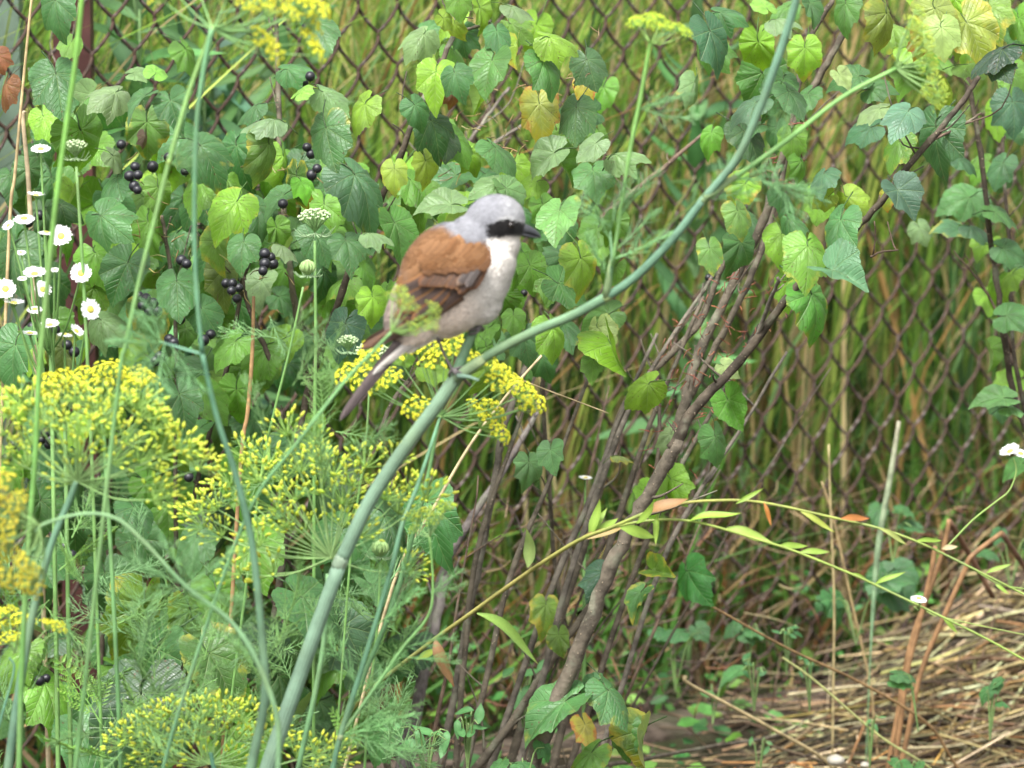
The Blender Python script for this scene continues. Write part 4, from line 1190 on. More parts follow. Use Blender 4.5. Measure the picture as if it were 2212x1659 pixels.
# 12 sprig crossing the bird's wing
d12 = dill('thin dill sprig with pale green buds crossing in front of the wing', 430, 2.86)
dstem(d12, [(430, 1400, 2.88), (540, 1100, 2.87), (640, 960, 2.86), (740, 830, 2.86), (800, 765, 2.86), (845, 718, 2.86)], [6, 6, 6, 5.5, 5], [(.10, .24, .14), (.18, .38, .12)], True)
umbel(d12, 845, 716, 2.86, 70, 9, 'young', (.3, -.2, 1), 21, 1.2, 20, 1.8, raycol=(.24, .42, .1),
      targets=[(848, 650), (862, 640), (875, 655), (888, 668), (930, 672), (928, 690), (905, 705), (885, 715), (925, 710), (868, 672)])
# 13 sprig with lime umbel right of the perch
d13 = dill('slender dill stalk with a small lime umbel, right of the perch stem', 720, 3.05)
dstem(d13, [(715, 1680, 3.03), (735, 1590, 3.03), (770, 1480, 3.03), (810, 1350, 3.03), (845, 1230, 3.03), (870, 1130, 3.04), (905, 1040, 3.06), (950, 903, 3.12)], [9, 9, 8, 8, 7, 5], [(.12, .27, .16), (.12, .27, .15)], True)
dstem(d13, [(735, 1590, 3.03), (800, 1500, 3.03), (870, 1400, 3.03), (925, 1330, 3.03), (935, 1260, 3.03), (928, 1160, 3.03)], [6, 6, 5.5, 4, 4], [(.14, .3, .12), (.2, .4, .1)])
umbel(d13, 928, 1160, 3.03, 60, 9, 'young', (0, -.2, 1), 20, 1.2, 21, 1.6, targets=[(890, 1125), (905, 1130), (920, 1120), (940, 1112), (955, 1105), (965, 1100), (900, 1150), (930, 1132), (945, 1125)])
node_ring(d13, 735, 1592, 3.03, 8, (.25, 0, .9), (.3, .36, .2))
for (x, y, s, a) in ((738, 1590, 140, 60), (740, 1590, 170, 80), (745, 1590, 160, 100), (800, 1500, 120, 40), (770, 1480, 120, -30), (815, 1350, 150, 50), (820, 1340, 130, -10), (870, 1400, 120, 70), (850, 1340, 150, 20), (930, 1280, 90, 55), (930, 1280, 80, 80), (840, 1250, 110, -30), (880, 1420, 110, 100)):
    frond(d13, x, y, 3.03, s, a, tint=(1, 1.1, 1.1))
# feathery mass among the stems, lower left and centre
rr = random.Random(77)
mass = [(d7, 3.1, [(560, 900), (760, 880), (800, 1100), (560, 1000)], 10, 120), (d7, 3.15, [(560, 1240), (920, 1200), (900, 1659), (600, 1659)], 26, 150),
        (d5, 3.15, [(0, 1100), (330, 1100), (330, 1600), (0, 1659)], 26, 150), (d9, 3.1, [(250, 1350), (600, 1350), (560, 1620), (150, 1659)], 22, 160),
        (d12, 3.0, [(560, 640), (700, 640), (700, 900), (560, 900)], 6, 110), (d7, 3.05, [(650, 700), (740, 700), (720, 830), (640, 830)], 4, 110)]
for par, Y, poly, n, sz in mass:
    k = 0
    while k < n:
        x = rr.uniform(min(p[0] for p in poly), max(p[0] for p in poly)); y = rr.uniform(min(p[1] for p in poly), max(p[1] for p in poly))
        if inside(poly, x, y):
            frond(par, x, y + 40, Y + rr.uniform(-.12, .2), sz * rr.uniform(.7, 1.3), rr.gauss(0, 60), 'thread' if rr.random() < (.82 if x < 330 else .95) else 'carrot', rr, (1, 1, rr.uniform(.75, 1.15)))
            k += 1

# ------------------------------------------------------------------ wild carrot
def carrot_head(parent, x, y, Y, s, kind, seed):
    rr = random.Random(seed)
    mb = MB()
    C = P(x, y, Y)
    q = s * pm(Y)
    if kind == 'open':
        for i in range(34):
            ph = 1.2 * math.sqrt((i + .5) / 34); az = i * 2.4
            d = Vector((math.sin(ph) * math.cos(az), math.sin(ph) * math.sin(az) * .9, math.cos(ph) * .8))
            e = C + d * q
            mb.tube([C - Vector((0, 0, q * .5)), e], [.0005, .0004], (.2, .36, .12), 3, cap=False)
            for k in range(6):
                mb.ball(e + Vector((rr.uniform(-1, 1), rr.uniform(-1, 1), rr.uniform(-.3, .5))) * q * .1, q * .06, (.50, .62, .36), 5, 3, m=1)
    else:
        for i in range(42):
            az = i * 2.4; t = .3 + .7 * (i / 42)
            a = Vector((math.cos(az), math.sin(az), 0))
            pts = [C - Vector((0, 0, q * .6)), C + a * q * .62 * t - Vector((0, 0, q * .1)), C + a * q * .5 * t + Vector((0, 0, q * .35)), C + a * q * .15 * t + Vector((0, 0, q * .55))]
            mb.tube(smooth_path(pts, 3), [.0008, .0009, .0006], (.26, .40, .14), 4, cap=False)
            mb.ball(pts[-1], q * .09, (.4, .5, .25), 5, 3, m=1)
    for i in range(12):                                       # thread-like bracts
        az = i * .52
        a = Vector((math.cos(az), math.sin(az), 0))
        b = C - Vector((0, 0, q * .6))
        pts = [b, b + a * q * .7 + Vector((0, 0, -q * .15)), b + a * q * 1.2 + Vector((0, 0, q * rr.uniform(-.1, .5)))]
        mb.tube(smooth_path(pts, 3), [.0006, .0002], (.28, .42, .22), 3, cap=False)
    return part('flower_head', mb.mesh('flower_head', [M_STEM, M_FLORET]), parent)
def carrot(label, pts, heads, r=3.5):
    p = P(*pts[0])
    t = thing('wild_carrot', label, 'wild carrot', (p.x, p.y, 0), 'wild carrot plants')
    dstem(t, pts, [r * 1.2, r], [(.14, .3, .07), (.18, .36, .1)], True, sides=6)
    for h in heads:
        carrot_head(t, *h)
    return t
carrot('wild carrot with a closed nest shaped green head left of the wing', [(590, 900, 3.3), (625, 760, 3.3), (655, 620, 3.3)], [(665, 578, 3.3, 27, 'nest', 1)], 4)
carrot('wild carrot with a budding whitish head beside the upright currant twig', [(680, 900, 3.35), (682, 720, 3.35), (680, 520, 3.35)], [(680, 482, 3.35, 38, 'open', 2)], 5)
carrot('wild carrot with a white head peeping from behind the tail', [(770, 1100, 3.25), (790, 960, 3.25), (800, 800, 3.25)], [(805, 772, 3.25, 40, 'open', 3), (752, 745, 3.3, 25, 'open', 5)], 3.5)
carrot('wild carrot with a greenish half open head above the daisies on the left', [(190, 800, 3.25), (180, 600, 3.25), (165, 360, 3.25)], [(163, 325, 3.25, 28, 'open', 4)], 5)
carrot('hairy wild carrot with a spiky green head right of the perch stem', [(800, 1500, 3.2), (815, 1350, 3.2), (822, 1220, 3.2)], [(822, 1185, 3.2, 30, 'nest', 6)], 4)

# ------------------------------------------------------------------ daisies
def daisy_mesh(seed, full=1.0, cup=0.1):
    rr = random.Random(seed)
    mb = MB()
    n = 46
    for i in range(n):
        a = i * 2 * math.pi / n + rr.uniform(-.05, .05)
        d = Vector((math.cos(a), math.sin(a), 0))
        Ln = rr.uniform(.88, 1.05)
        z = rr.uniform(-.03, .05)
        pts = [d * .3 + Vector((0, 0, 0)), d * .68 * Ln + Vector((0, 0, cup * .5 + z)), d * Ln + Vector((0, 0, cup + z - .05))]
        mb.ribbon(pts, [.07, .12, .09], Vector((-math.sin(a), math.cos(a), 0)), (.80, .80, .82), 0, .2)
    pet = mb.mesh('flower', M_PETAL)
    mb = MB()
    mb.ball((0, 0, .02), .34, (.62, .55, .10), 12, 6, stretch=.4)
    for i in range(60):
        ph = 1.3 * math.sqrt((i + .5) / 60); a = i * 2.4
        mb.ball((.33 * math.sin(ph) * math.cos(a), .33 * math.sin(ph) * math.sin(a), .02 + .14 * math.cos(ph)), .028, (.68, .60, .12), 4, 3)
    disc = mb.mesh('disc', M_FLORET)
    mb = MB()
    rows = []
    for j, (r, z) in enumerate(((.06, -.3), (.25, -.24), (.34, -.1), (.33, .0))):
        rows.append([mb.vert((r * math.cos(k * .628), r * math.sin(k * .628), z), (.22, .36, .10)) for k in range(10)])
    for j in range(3):
        for k in range(10):
            mb.face((rows[j][k], rows[j][(k + 1) % 10], rows[j + 1][(k + 1) % 10], rows[j + 1][k]))
    cupm = mb.mesh('sepals', M_PLANT)
    return pet, disc, cupm
DZ = [daisy_mesh(1), daisy_mesh(2, cup=.25), daisy_mesh(3, cup=-.05)]
def daisy_head(parent, x, y, Y, rp, axis, v=0):
    q = Vector(axis).normalized().to_track_quat('Z', 'Y').to_matrix()
    s = rp * pm(Y)
    mt = q @ Matrix.Diagonal((s, s, s))
    c = P(x, y, Y)
    pet, disc, cupm = DZ[v % 3]
    f = part('flower', pet, parent, c, mt)
    for nm, me in (('disc', disc), ('sepals', cupm)):
        o = bpy.data.objects.new(nm, me); COL.objects.link(o); o.parent = f; WL[o] = c
    return f
def daisy_plant(label, base, heads, name='daisy_plant', cat='daisies', grp='white daisies'):
    t = thing(name, label, cat, (P(*base).x, P(*base).y, 0), grp)
    mb = MB()
    b0 = P(*base)
    g = Vector((b0.x, b0.y, 0))
    mb.tube(smooth_path([g, b0], 4), [.0022, .0016], (.15, .3, .08), 5)
    for i, h in enumerate(heads):
        x, y, Y, rp, ax = h
        e = P(x, y, Y) - Vector(ax).normalized() * .25 * rp * pm(Y)
        mid = b0.lerp(e, .5) + Vector((0, 0, -.01 - .01 * (i % 3)))
        mb.tube(smooth_path([b0, mid, e], 5), [.0011, .0008], (.17, .34, .09), 4, cap=False)
    part('stem', mb.mesh('stem', M_STEM), t)
    for i, h in enumerate(heads):
        daisy_head(t, h[0], h[1], h[2], h[3] * .98, h[4], v=i)
    return t
up = (0, -.35, 1); fr_ = (0, -.9, .5); lf = (-.4, -.5, .7); rt = (.3, -.7, .4); sd_ = (.1, -.08, 1)
daisy_plant('tall branching white daisies, the upper cluster left of the green stalk', (110, 760, 3.3),
            [(88, 322, 3.3, 22, up), (78, 422, 3.3, 20, sd_), (52, 472, 3.3, 24, up), (18, 487, 3.3, 15, lf), (132, 510, 3.25, 25, fr_), (100, 502, 3.28, 18, sd_), (175, 590, 3.25, 24, fr_), (75, 592, 3.25, 26, up), (118, 582, 3.27, 11, up), (48, 602, 3.27, 11, up), (92, 625, 3.28, 20, rt)])
daisy_plant('white daisies crowded low beside the berries at the left, one turned right', (140, 900, 3.32),
            [(12, 624, 3.3, 24, fr_), (30, 655, 3.3, 24, sd_), (75, 668, 3.28, 18, up), (195, 668, 3.25, 25, (.5, -.7, .25)), (108, 702, 3.25, 21, up), (140, 722, 3.3, 18, sd_), (65, 720, 3.32, 20, sd_), (165, 715, 3.32, 18, (.5, -.3, .6)), (45, 545, 3.35, 12, up)])
daisy_plant('lone small white daisy on a thin stalk before the rusty mesh', (1262, 1180, 3.8), [(1265, 1032, 3.8, 16, sd_)])

# ------------------------------------------------------------------ arching weed with narrow leaves
wd = thing('arching_weed', 'yellow green arching weed with narrow leaves sweeping right across the fence, daisies at its tips', 'weed', (P(780, 1659, 3.35).x, 3.35, 0))
ST1, ST2 = (.26, .32, .06), (.30, .26, .07)
def wstem(pts, r, c, ground=False):
    return dstem(wd, pts, r, c, ground, sides=7)
wstem([(690, 1640, 3.36), (780, 1510, 3.35), (920, 1395, 3.32), (1010, 1330, 3.3), (1100, 1265, 3.28), (1180, 1210, 3.26), (1255, 1165, 3.24), (1320, 1140, 3.22), (1395, 1108, 3.2)], [7, 7, 7, 6.5, 6], [(.14, .22, .05), (.25, .26, .06), ST2, ST1], True)
wstem([(1395, 1108, 3.2), (1460, 1090, 3.2), (1530, 1082, 3.2), (1642, 1085, 3.2), (1816, 1122, 3.2), (1901, 1142, 3.2), (1990, 1174, 3.2), (2121, 1238, 3.2), (2212, 1284, 3.2), (2300, 1330, 3.2)], [5, 5, 4.5, 4, 3.5], [ST2, ST1, (.24, .36, .07)])
wstem([(1320, 1140, 3.22), (1400, 1125, 3.2), (1500, 1127, 3.19), (1642, 1167, 3.18), (1720, 1192, 3.18), (1834, 1238, 3.18), (1890, 1263, 3.18), (2036, 1333, 3.18), (2131, 1380, 3.18), (2212, 1425, 3.18), (2300, 1470, 3.18)], [5, 4.5, 4.5, 4, 3.5], [ST1, (.26, .38, .07)])
wstem([(2045, 1182, 3.2), (2100, 1125, 3.2), (2150, 1085, 3.2), (2180, 1060, 3.2), (2195, 1020, 3.2), (2190, 990, 3.2)], [3.5, 3, 2.5], (.26, .40, .09))
wstem([(2110, 1235, 3.2), (2160, 1262, 3.2), (2230, 1275, 3.2)], [2.5, 2], (.24, .36, .07))
wstem([(2040, 1335, 3.18), (2120, 1352, 3.18), (2230, 1375, 3.18)], [2.5, 2], (.28, .36, .08))
def narrow_leaf_mesh(seed, curl):
    rr = random.Random(seed)
    mb = MB()
    n = 10
    pts = [Vector((0, t, curl * t * t + .04 * math.sin(6 * t))) for t in [i / n for i in range(n + 1)]]
    wid = [.03, .10, .17, .21, .22, .215, .2, .17, .12, .06, .01]
    mb.ribbon(pts, wid, Vector((1, 0, 0)), (1, 1, 1), 0, .35)
    for i in range(1, len(mb.c), 3):
        mb.c[i] = (1.35, 1.3, 1.3)
    for i in (len(mb.c) - 1, len(mb.c) - 2, len(mb.c) - 3):
        mb.c[i] = (.9, .6, .5)
    return mb.mesh('leaf', M_PLANT)
NL = [narrow_leaf_mesh(1, -.1), narrow_leaf_mesh(2, -.5), narrow_leaf_mesh(3, .25), narrow_leaf_mesh(4, .9)]
def nleaf(parent, x, y, Y, size, ang, col, v=0, wide=1.0, tilt=35, label=None, roll=0):
    a = rad(ang)         # 0 = down, + = right
    tl = rad(tilt)
    N = Vector((math.sin(rad(roll)), -math.cos(tl), math.sin(tl))).normalized()
    T = Vector((math.sin(a), 0, -math.cos(a)))
    T = (T - N * T.dot(N)).normalized()
    X = T.cross(N)
    s = size * pm(Y)
    return part('leaf', NL[v], parent, P(x, y, Y), Matrix((X, T, N)).transposed() @ Matrix.Diagonal((s * wide, s, s)), (*col, 1), label)
WG = (.24, .38, .06)
for a in [(1140, 1225, 90, 165, (.30, .42, .14), 3, 2.2, 20), (1030, 1325, 200, 68, (.24, .40, .08), 1, .9, 40), (940, 1380, 115, 20, (.34, .20, .10), 1, 1.6, 20), (900, 1425, 70, 120, (.27, .38, .06), 0, 1.5, 30),
          (1270, 1160, 85, 150, WG, 0, 1.3, 20), (1275, 1160, 95, 165, WG, 2, 1.5, 20), (1285, 1155, 85, 135, WG, 0, 1.4, 40), (1250, 1165, 120, 105, (.34, .26, .09), 2, 1.0, 30), (1340, 1140, 100, 80, WG, 0, 1.6, 20), (1375, 1130, 85, 110, WG, 3, 1.5, 30),
          (1395, 1108, 110, 100, (.30, .17, .07), 0, 1.6, 40), (1490, 1125, 125, 90, (.26, .44, .05), 0, 1.0, 55), (1570, 1140, 115, 68, (.27, .40, .07), 0, 1.3, 35), (1590, 1088, 75, 120, WG, 2, .9, 20), (1650, 1085, 60, 15, (.42, .17, .04), 0, 1.1, 20),
          (1730, 1105, 95, 55, (.3, .36, .06), 0, .9, 30), (1816, 1120, 85, 100, (.42, .17, .05), 0, 1.2, 30), (1680, 1180, 80, 98, WG, 0, 1.2, 30), (1730, 1192, 70, 92, WG, 0, 1.3, 30), (1900, 1142, 85, 70, (.34, .40, .12), 0, 1.0, 30),
          (1978, 1168, 80, 100, WG, 0, .9, 30), (1890, 1262, 80, 108, WG, 0, 1.0, 30), (1838, 1238, 60, 75, WG, 0, 1.0, 30), (2036, 1333, 55, 45, WG, 0, 1.4, 20), (2130, 1238, 65, 110, WG, 0, 1.0, 30), (2035, 1185, 40, 90, (.42, .36, .2), 0, 2.0, 30),
          (2150, 1262, 40, 50, WG, 0, 1.4, 30), (1420, 1110, 75, 0, WG, 0, 1.1, 20), (2000, 1320, 35, 70, (.3, .4, .12), 0, 1, 20)]:
    x, y, s, an, c, v, wdth, tl = a
    i_ = int(x + y)
    nleaf(wd, x, y, 3.19 if x > 1300 else 3.26, s * .92, an, tuple(q * .88 for q in c), v, wdth * .78, tl, roll=(i_ * 37) % 70 - 35)
daisy_head(wd, 2182, 975, 3.2, 23, (-.4, -.3, .9), 1)
daisy_head(wd, 2205, 980, 3.21, 20, (.2, -.3, .9), 0)
daisy_head(wd, 1985, 1293, 3.17, 19, (.1, -.2, .9), 2)
wstem([(1975, 1310, 3.18), (1985, 1318, 3.175), (1986, 1300, 3.17)], [2, 2], (.26, .38, .09))

# ------------------------------------------------------------------ lanceolate weeds beyond the fence, top left
def herb(label, x, Y, top, n, seed, col):
    rr = random.Random(seed)
    b = P(x, 1500, Y)
    t = thing('willowherb', label, 'weed', (b.x, Y, 0), 'leafy willowherb beyond the fence')
    dx = rr.uniform(-60, 60)
    e = P(x + dx, top, Y)
    base = Vector((b.x, Y, 0))
    mb = MB(); path = smooth_path([base, base.lerp(e, .5) + Vector((rr.uniform(-.02, .02), 0, 0)), e], 5)
    mb.tube(path, [.003, .0015], (.14, .26, .08), 5)
    part('stem', mb.mesh('stem', M_STEM), t)
    for i in range(n):
        f = .35 + .65 * i / n
        p = base.lerp(e, f)
        px = (p.x / (p.y * CP - (p.z - CAMZ) * SP)) / TH * 1106 + 1106
        az = i * 2.4 + rr.uniform(-.3, .3)
        T = Vector((math.cos(az), math.sin(az), rr.uniform(-.1, .9))).normalized()
        N = Vector((0, -.5, 1)); N = (N - T * N.dot(T)).normalized()
        X = T.cross(N)
        s = rr.uniform(.06, .10) * (1.2 - .4 * f)
        part('leaf', rr.choice(NL), t, p, Matrix((X, T, N)).transposed() @ Matrix.Diagonal((s * 1.0, s, s)), (*jit(col, .25, rr), 1))
    return t
for i, (x, top, lab) in enumerate([(260, 20, 'leafy willowherb stalk right of the red brown post, beyond the mesh'), (330, -60, 'tall willowherb with narrow leaves behind the mesh, between post and top umbel'),
                                   (400, 60, 'willowherb with broad blue green leaves, beyond the mesh under the top umbel'), (470, 150, 'willowherb leaning behind the long dill stem'),
                                   (540, 230, 'low willowherb beyond the fence, left of the dark currant leaf'), (600, -20, 'willowherb stalk hidden behind the yellow umbel'), (1480, 40, 'willowherb stalk beyond the mesh above the lime umbel')]):
    herb(lab, x, FY0 + (x - 1106) * .00029 + .05 + .03 * (i % 3), top, 44, i, (.10, .23, .08) if i != 2 else (.09, .2, .12))

# ------------------------------------------------------------------ dry stalks
def stalk(name, label, pts, r, col, cat='dry stalk', ground=True, grp=None):
    pp = [P(*p) for p in pts]
    Y = pts[0][2]
    rs = [q * pm(Y) for q in (r if isinstance(r, (list, tuple)) else [r, r])]
    if ground:
        a, b = pp[0], pp[1]
        d = (a - b).normalized(); d = Vector((d.x * .5, d.y * .5, min(d.z, -.5))).normalized()
        if a.z > .02:
            pp = [a + d * (a.z / -d.z), a + d * (a.z / -d.z) * .4] + pp; rs = [rs[0]] * 2 + rs
    mb = MB(); mb.tube(smooth_path(pp, 5) if len(pp) < 12 else pp, rs, col, 6)
    return single(name, mb.mesh(name, M_STRAW), label, cat, None, grp)
TAN = (.50, .38, .20); ORB = (.32, .18, .085)
stalk('dry_stalk', 'pale dry stalk at the far left crossing the green post', [(20, 500, 3.5), (32, 380, 3.5), (50, 180, 3.5), (72, -40, 3.5)], [4, 3.5, 3], TAN)
stalk('dry_stalk', 'thick buff dry stalk bent beside the daisies at the left', [(72, 620, 3.55), (62, 400, 3.55), (50, 260, 3.55), (54, 240, 3.55)], [6, 5, 4], (.48, .38, .24))
stalk('dry_stalk', 'brown upright dry stalk in the gap below the berries, left of the tail', [(520, 1000, 3.45), (535, 890, 3.45), (545, 760, 3.45), (548, 640, 3.45)], [5, 5, 4], (.36, .22, .10))
stalk('dry_stalk', 'long thin straw leaning behind the seed umbels up to the right of the bird', [(850, 1260, 3.3), (930, 1110, 3.3), (1010, 970, 3.3), (1090, 860, 3.3), (1170, 768, 3.3)], [4, 3.5, 3], (.52, .42, .24))
stalk('dry_stalk', 'hair thin straw sloping down across the mesh right of the yellow umbel', [(1100, 810, 3.3), (1180, 842, 3.32), (1260, 872, 3.35), (1315, 893, 3.36)], [1.6, 1.2], (.5, .4, .22), ground=False)
stalk('dry_stalk', 'reddish brown dry stalk leaning from the fork down to the straw at right', [(2000, 1560, 4.0), (1850, 1470, 3.95), (1700, 1400, 3.9), (1520, 1300, 3.85)], [3.5, 3, 2.5], (.32, .20, .09))
stalk('dry_stalk', 'tan broken stalk with a knob slanting down to the straw heap', [(1780, 1640, 4.0), (1660, 1570, 3.97), (1560, 1515, 3.95), (1485, 1475, 3.93), (1480, 1460, 3.93)], [4.5, 4, 5], (.48, .38, .20))
stalk('dry_stalk', 'green tan stalk slanting through the ground plants toward the heap', [(2010, 1660, 3.9), (1900, 1590, 3.9), (1760, 1470, 3.9), (1690, 1420, 3.9)], [3, 3, 2.5], (.38, .40, .15))
for i, (pts, lab) in enumerate([
        ([(1960, 1450, 4.02), (1985, 1350, 4.02), (2010, 1240, 4.02), (2020, 1180, 4.02)], 'orange brown folded stalk, left of the three rising from the straw'),
        ([(1965, 1400, 4.05), (2010, 1270, 4.05), (2040, 1180, 4.05), (2050, 1122, 4.05)], 'orange brown folded stalk, tallest of the three rising from the straw'),
        ([(1990, 1450, 4.0), (2040, 1330, 4.0), (2085, 1230, 4.0), (2100, 1200, 4.0), (2165, 1150, 4.02)], 'orange brown folded stalk bent to the right over the straw')]):
    stalk('folded_stalk', lab, pts, [6.2, 6, 5.5], ORB, 'dry stalk', True, 'folded orange brown stalks')
stalk('broken_stalk', 'dark brown stalk end hanging down from the tallest folded stalk', [(2050, 1125, 4.05), (2090, 1190, 4.08), (2145, 1290, 4.1)], [6.5, 6], (.16, .085, .05), ground=False)
stalk('broken_stalk', 'dark brown stalk end falling right behind the weed stem', [(2165, 1152, 4.05), (2190, 1190, 4.06), (2220, 1235, 4.08)], [6, 6], (.15, .08, .05), ground=False)
stalk('reed_blade', 'broad grey green reed blade standing upright before the mesh at right', [(1880, 1420, 4.1), (1895, 1200, 4.1), (1925, 1020, 4.1), (1942, 910, 4.1)], [2, 8, 7, 5], [(.16, .28, .13), (.2, .33, .18), (.36, .34, .24)], 'reed')
stalk('dry_stalk', 'tan upright straw before the mesh left of the broad reed blade', [(1800, 1480, 4.1), (1802, 1300, 4.1), (1795, 1120, 4.1), (1790, 960, 4.1)], [3, 3, 2], (.42, .34, .17))
stalk('dry_stalk', 'tan straw leaning left against the mesh below the weed stem', [(1880, 1480, 4.15), (1840, 1300, 4.15), (1800, 1120, 4.15), (1775, 1040, 4.15)], [3, 3, 2], (.38, .28, .14))

# ------------------------------------------------------------------ straw heap, low right
def mound(x, y):
    """height of the straw pile above the ground"""
    u = (x - .15 - (y - 4.1) * .4) / .30
    h = (.18 + .06 * noise.noise(Vector((x * 8, y * 8, 0)))) * max(0, min(1, u)) ** 1.2
    d = (fy(x) - .12 - y)
    return max(0, h * max(0, 1 - max(0, d) / .42))
def straw(name, n, seed, pal, xr, yr, ln, dirs, rads, label, lift=.0, m=mound, patch=True):
    rr = random.Random(seed)
    mb = MB()
    for i in range(n):
        x, y = rr.uniform(*xr), rr.uniform(*yr)
        if y > fy(x) - .1:
            continue
        if patch and name != 'ground_litter' and x < .22 + (y - 4.1) * .55 + rr.gauss(0, .045):
            continue
        if patch and noise.noise(Vector((x * 7, y * 9, seed))) < rr.uniform(-.5, .25) - .6 * (m(x, y) > .02):
            continue
        L_ = rr.uniform(*ln)
        a = rad(rr.gauss(*dirs))
        sl = rr.gauss(0, .16)
        bend = rr.gauss(0, .35)
        pts = []
        zo = rr.uniform(0, .03) + lift
        for k in range(5):
            t = k / 4 - .5
            px = x + math.cos(a) * L_ * t - math.sin(a) * bend * L_ * t * t
            py = y + math.sin(a) * L_ * t + math.cos(a) * bend * L_ * t * t
            pts.append(Vector((px, py, m(px, py) + zo + sl * L_ * t + .004)))
        c = jit(rr.choice(pal), .3, rr)
        r0 = rr.uniform(*rads)
        mb.tube(pts, [r0, r0 * .8], c, 3 if r0 < .0007 else 4, cap=False)
    return single(name, mb.mesh(name, M_STRAW), label, 'straw', 'stuff')
straw('straw_heap', 5200, 3, [(.50, .43, .23), (.40, .32, .15), (.24, .18, .085), (.56, .49, .29), (.08, .06, .035), (.05, .038, .025), (.26, .16, .055), (.12, .09, .045), (.15, .11, .055), (.08, .06, .035)], (.10, .9), (3.75, 4.85), (.06, .34), (33, 27), (.0005, .0018), 'heap of matted tan straw on the ground at the lower right')  # darkest browns paint the shade of gaps in the heap as straw colour
straw('dead_vine_litter', 450, 9, [(.40, .19, .05), (.45, .25, .08), (.30, .13, .04), (.25, .16, .08)], (.15, .65), (3.7, 4.1), (.03, .14), (10, 60), (.0006, .0016), 'orange brown dead weed stems lying over the front of the straw', .012)
straw('ground_litter', 2200, 12, [(.12, .08, .05), (.20, .14, .08), (.07, .05, .03), (.28, .21, .12)], (-.75, .5), (3.3, 4.6), (.04, .2), (20, 60), (.0005, .0013), 'dark twigs and dead grass littering the soil under the bushes', 0, lambda x, y: 0)
# tangled fine twigs at the fence foot
rr = random.Random(15)
mb = MB()
for i in range(420):
    x = rr.uniform(950, 2212); y = rr.uniform(1080, 1560)
    Y = FY0 + (x - 1106) * .00042 - rr.uniform(.03, .3)
    L_ = rr.uniform(30, 140); a = rr.gauss(-.7, .9)
    pts = [P(x, y, Y), P(x + L_ * .5 * math.cos(a) + rr.gauss(0, 8), y + L_ * .5 * math.sin(a) + rr.gauss(0, 8), Y + rr.uniform(-.03, .03)), P(x + L_ * math.cos(a), y + L_ * math.sin(a), Y)]
    mb.tube(smooth_path(pts, 3), [.0009, .0004], jit(rr.choice([(.11, .075, .055), (.17, .12, .08), (.08, .055, .045), (.3, .22, .12), (.2, .09, .05)]), .2, rr), 3, cap=False)
single('dead_twigs', mb.mesh('dead_twigs', M_STRAW), 'tangle of thin dead twigs and bents leaning on the lower fence', 'twigs', 'stuff')

# weathered board along the foot of the fence
mb = MB()
n = 26
rows = []
for i in range(n):
    t = -.25 + .9 * i / (n - 1)
    row = []
    for (o_, z) in ((.05, -.02), (.052, .018), (.045, .022), (.018, .024), (.012, .019), (.012, -.02)):
        p = fence_pt(t, z + .002 * noise.noise(Vector((t * 30, z * 50, 0))), .02 + o_ + .003 * noise.noise(Vector((t * 12, o_ * 9, 4))))
        row.append(mb.vert(p))
    rows.append(row)
for i in range(n - 1):
    for k in range(6):
        k2 = (k + 1) % 6
        mb.face((rows[i][k], rows[i + 1][k], rows[i + 1][k2], rows[i][k2]))
mb.face(rows[0]); mb.face(list(reversed(rows[-1])))
single('weathered_board', mb.mesh('weathered_board', M_BOARD), 'weathered grey brown board lying along the foot of the fence', 'board')

rr = random.Random(33)
mb = MB()
for i in range(2600):
    x = rr.uniform(-.75, .85); y = rr.uniform(3.7, 4.9)
    if y > fy(x) + .25 or (x > .2 + (y - 4.1) * .5 and rr.random() < .93):
        continue
    if noise.noise(Vector((x * 6, y * 6, 2))) < rr.uniform(-.3, .2):
        continue
    z = rr.uniform(.004, .07) * (1.8 if y > fy(x) - .15 else 1)
    a = rr.uniform(0, 6.28); L_ = rr.uniform(.008, .026)
    T = Vector((math.cos(a), math.sin(a), rr.uniform(-.3, .5))).normalized()
    S_ = T.cross(Vector((rr.uniform(-.3, .3), -.6, .9))).normalized()
    b = Vector((x, y, z))
    c = jit(rr.choice([(.06, .20, .045), (.09, .26, .05), (.04, .13, .035), (.15, .30, .05)]), .25, rr)
    mb.ribbon([b, b + T * L_ * .3, b + T * L_ * .65, b + T * L_], [.001, L_ * .55, L_ * .5, .001], S_, c, 0, .25)
single('ground_cover', mb.mesh('ground_cover', M_PLANT), 'low small leaved green weeds covering the dark soil along the fence foot', 'weeds', 'stuff')

# ------------------------------------------------------------------ small ground plants
def ground_plant(label, x, y, Y, n, size, col, seed, form='c'):
    rr = random.Random(seed)
    b = P(x, y, Y)
    t = thing('seedling', label, 'small plant', (b.x, b.y, max(0, b.z - .05)), 'small green plants on the straw')
    mb = MB()
    for i in range(n):
        dx, dy = rr.uniform(-1, 1) * size * .9, rr.uniform(-.6, .5) * size
        e = P(x + dx, y + dy, Y + rr.uniform(-.02, .02))
        mb.tube(smooth_path([b - Vector((0, 0, .04)), b.lerp(e, .5), e], 3), [.0008, .0006], (.2, .32, .1), 3, cap=False)
        s = size * rr.uniform(.7, 1.1)
        if form == 'c':
            o = place_leaf(t, x + dx, y + dy, s, rr.uniform(-90, 90), col, 1, Y, 'n', rr.uniform(40, 75), rr=rr)
        else:
            o = nleaf(t, x + dx, y + dy, Y, s, rr.uniform(-180, 180), col, rr.choice((0, 1, 2)), 1.9, rr.uniform(30, 70))
    part('stem', mb.mesh('stem', M_STEM), t)
GP = (.08, .22, .07)
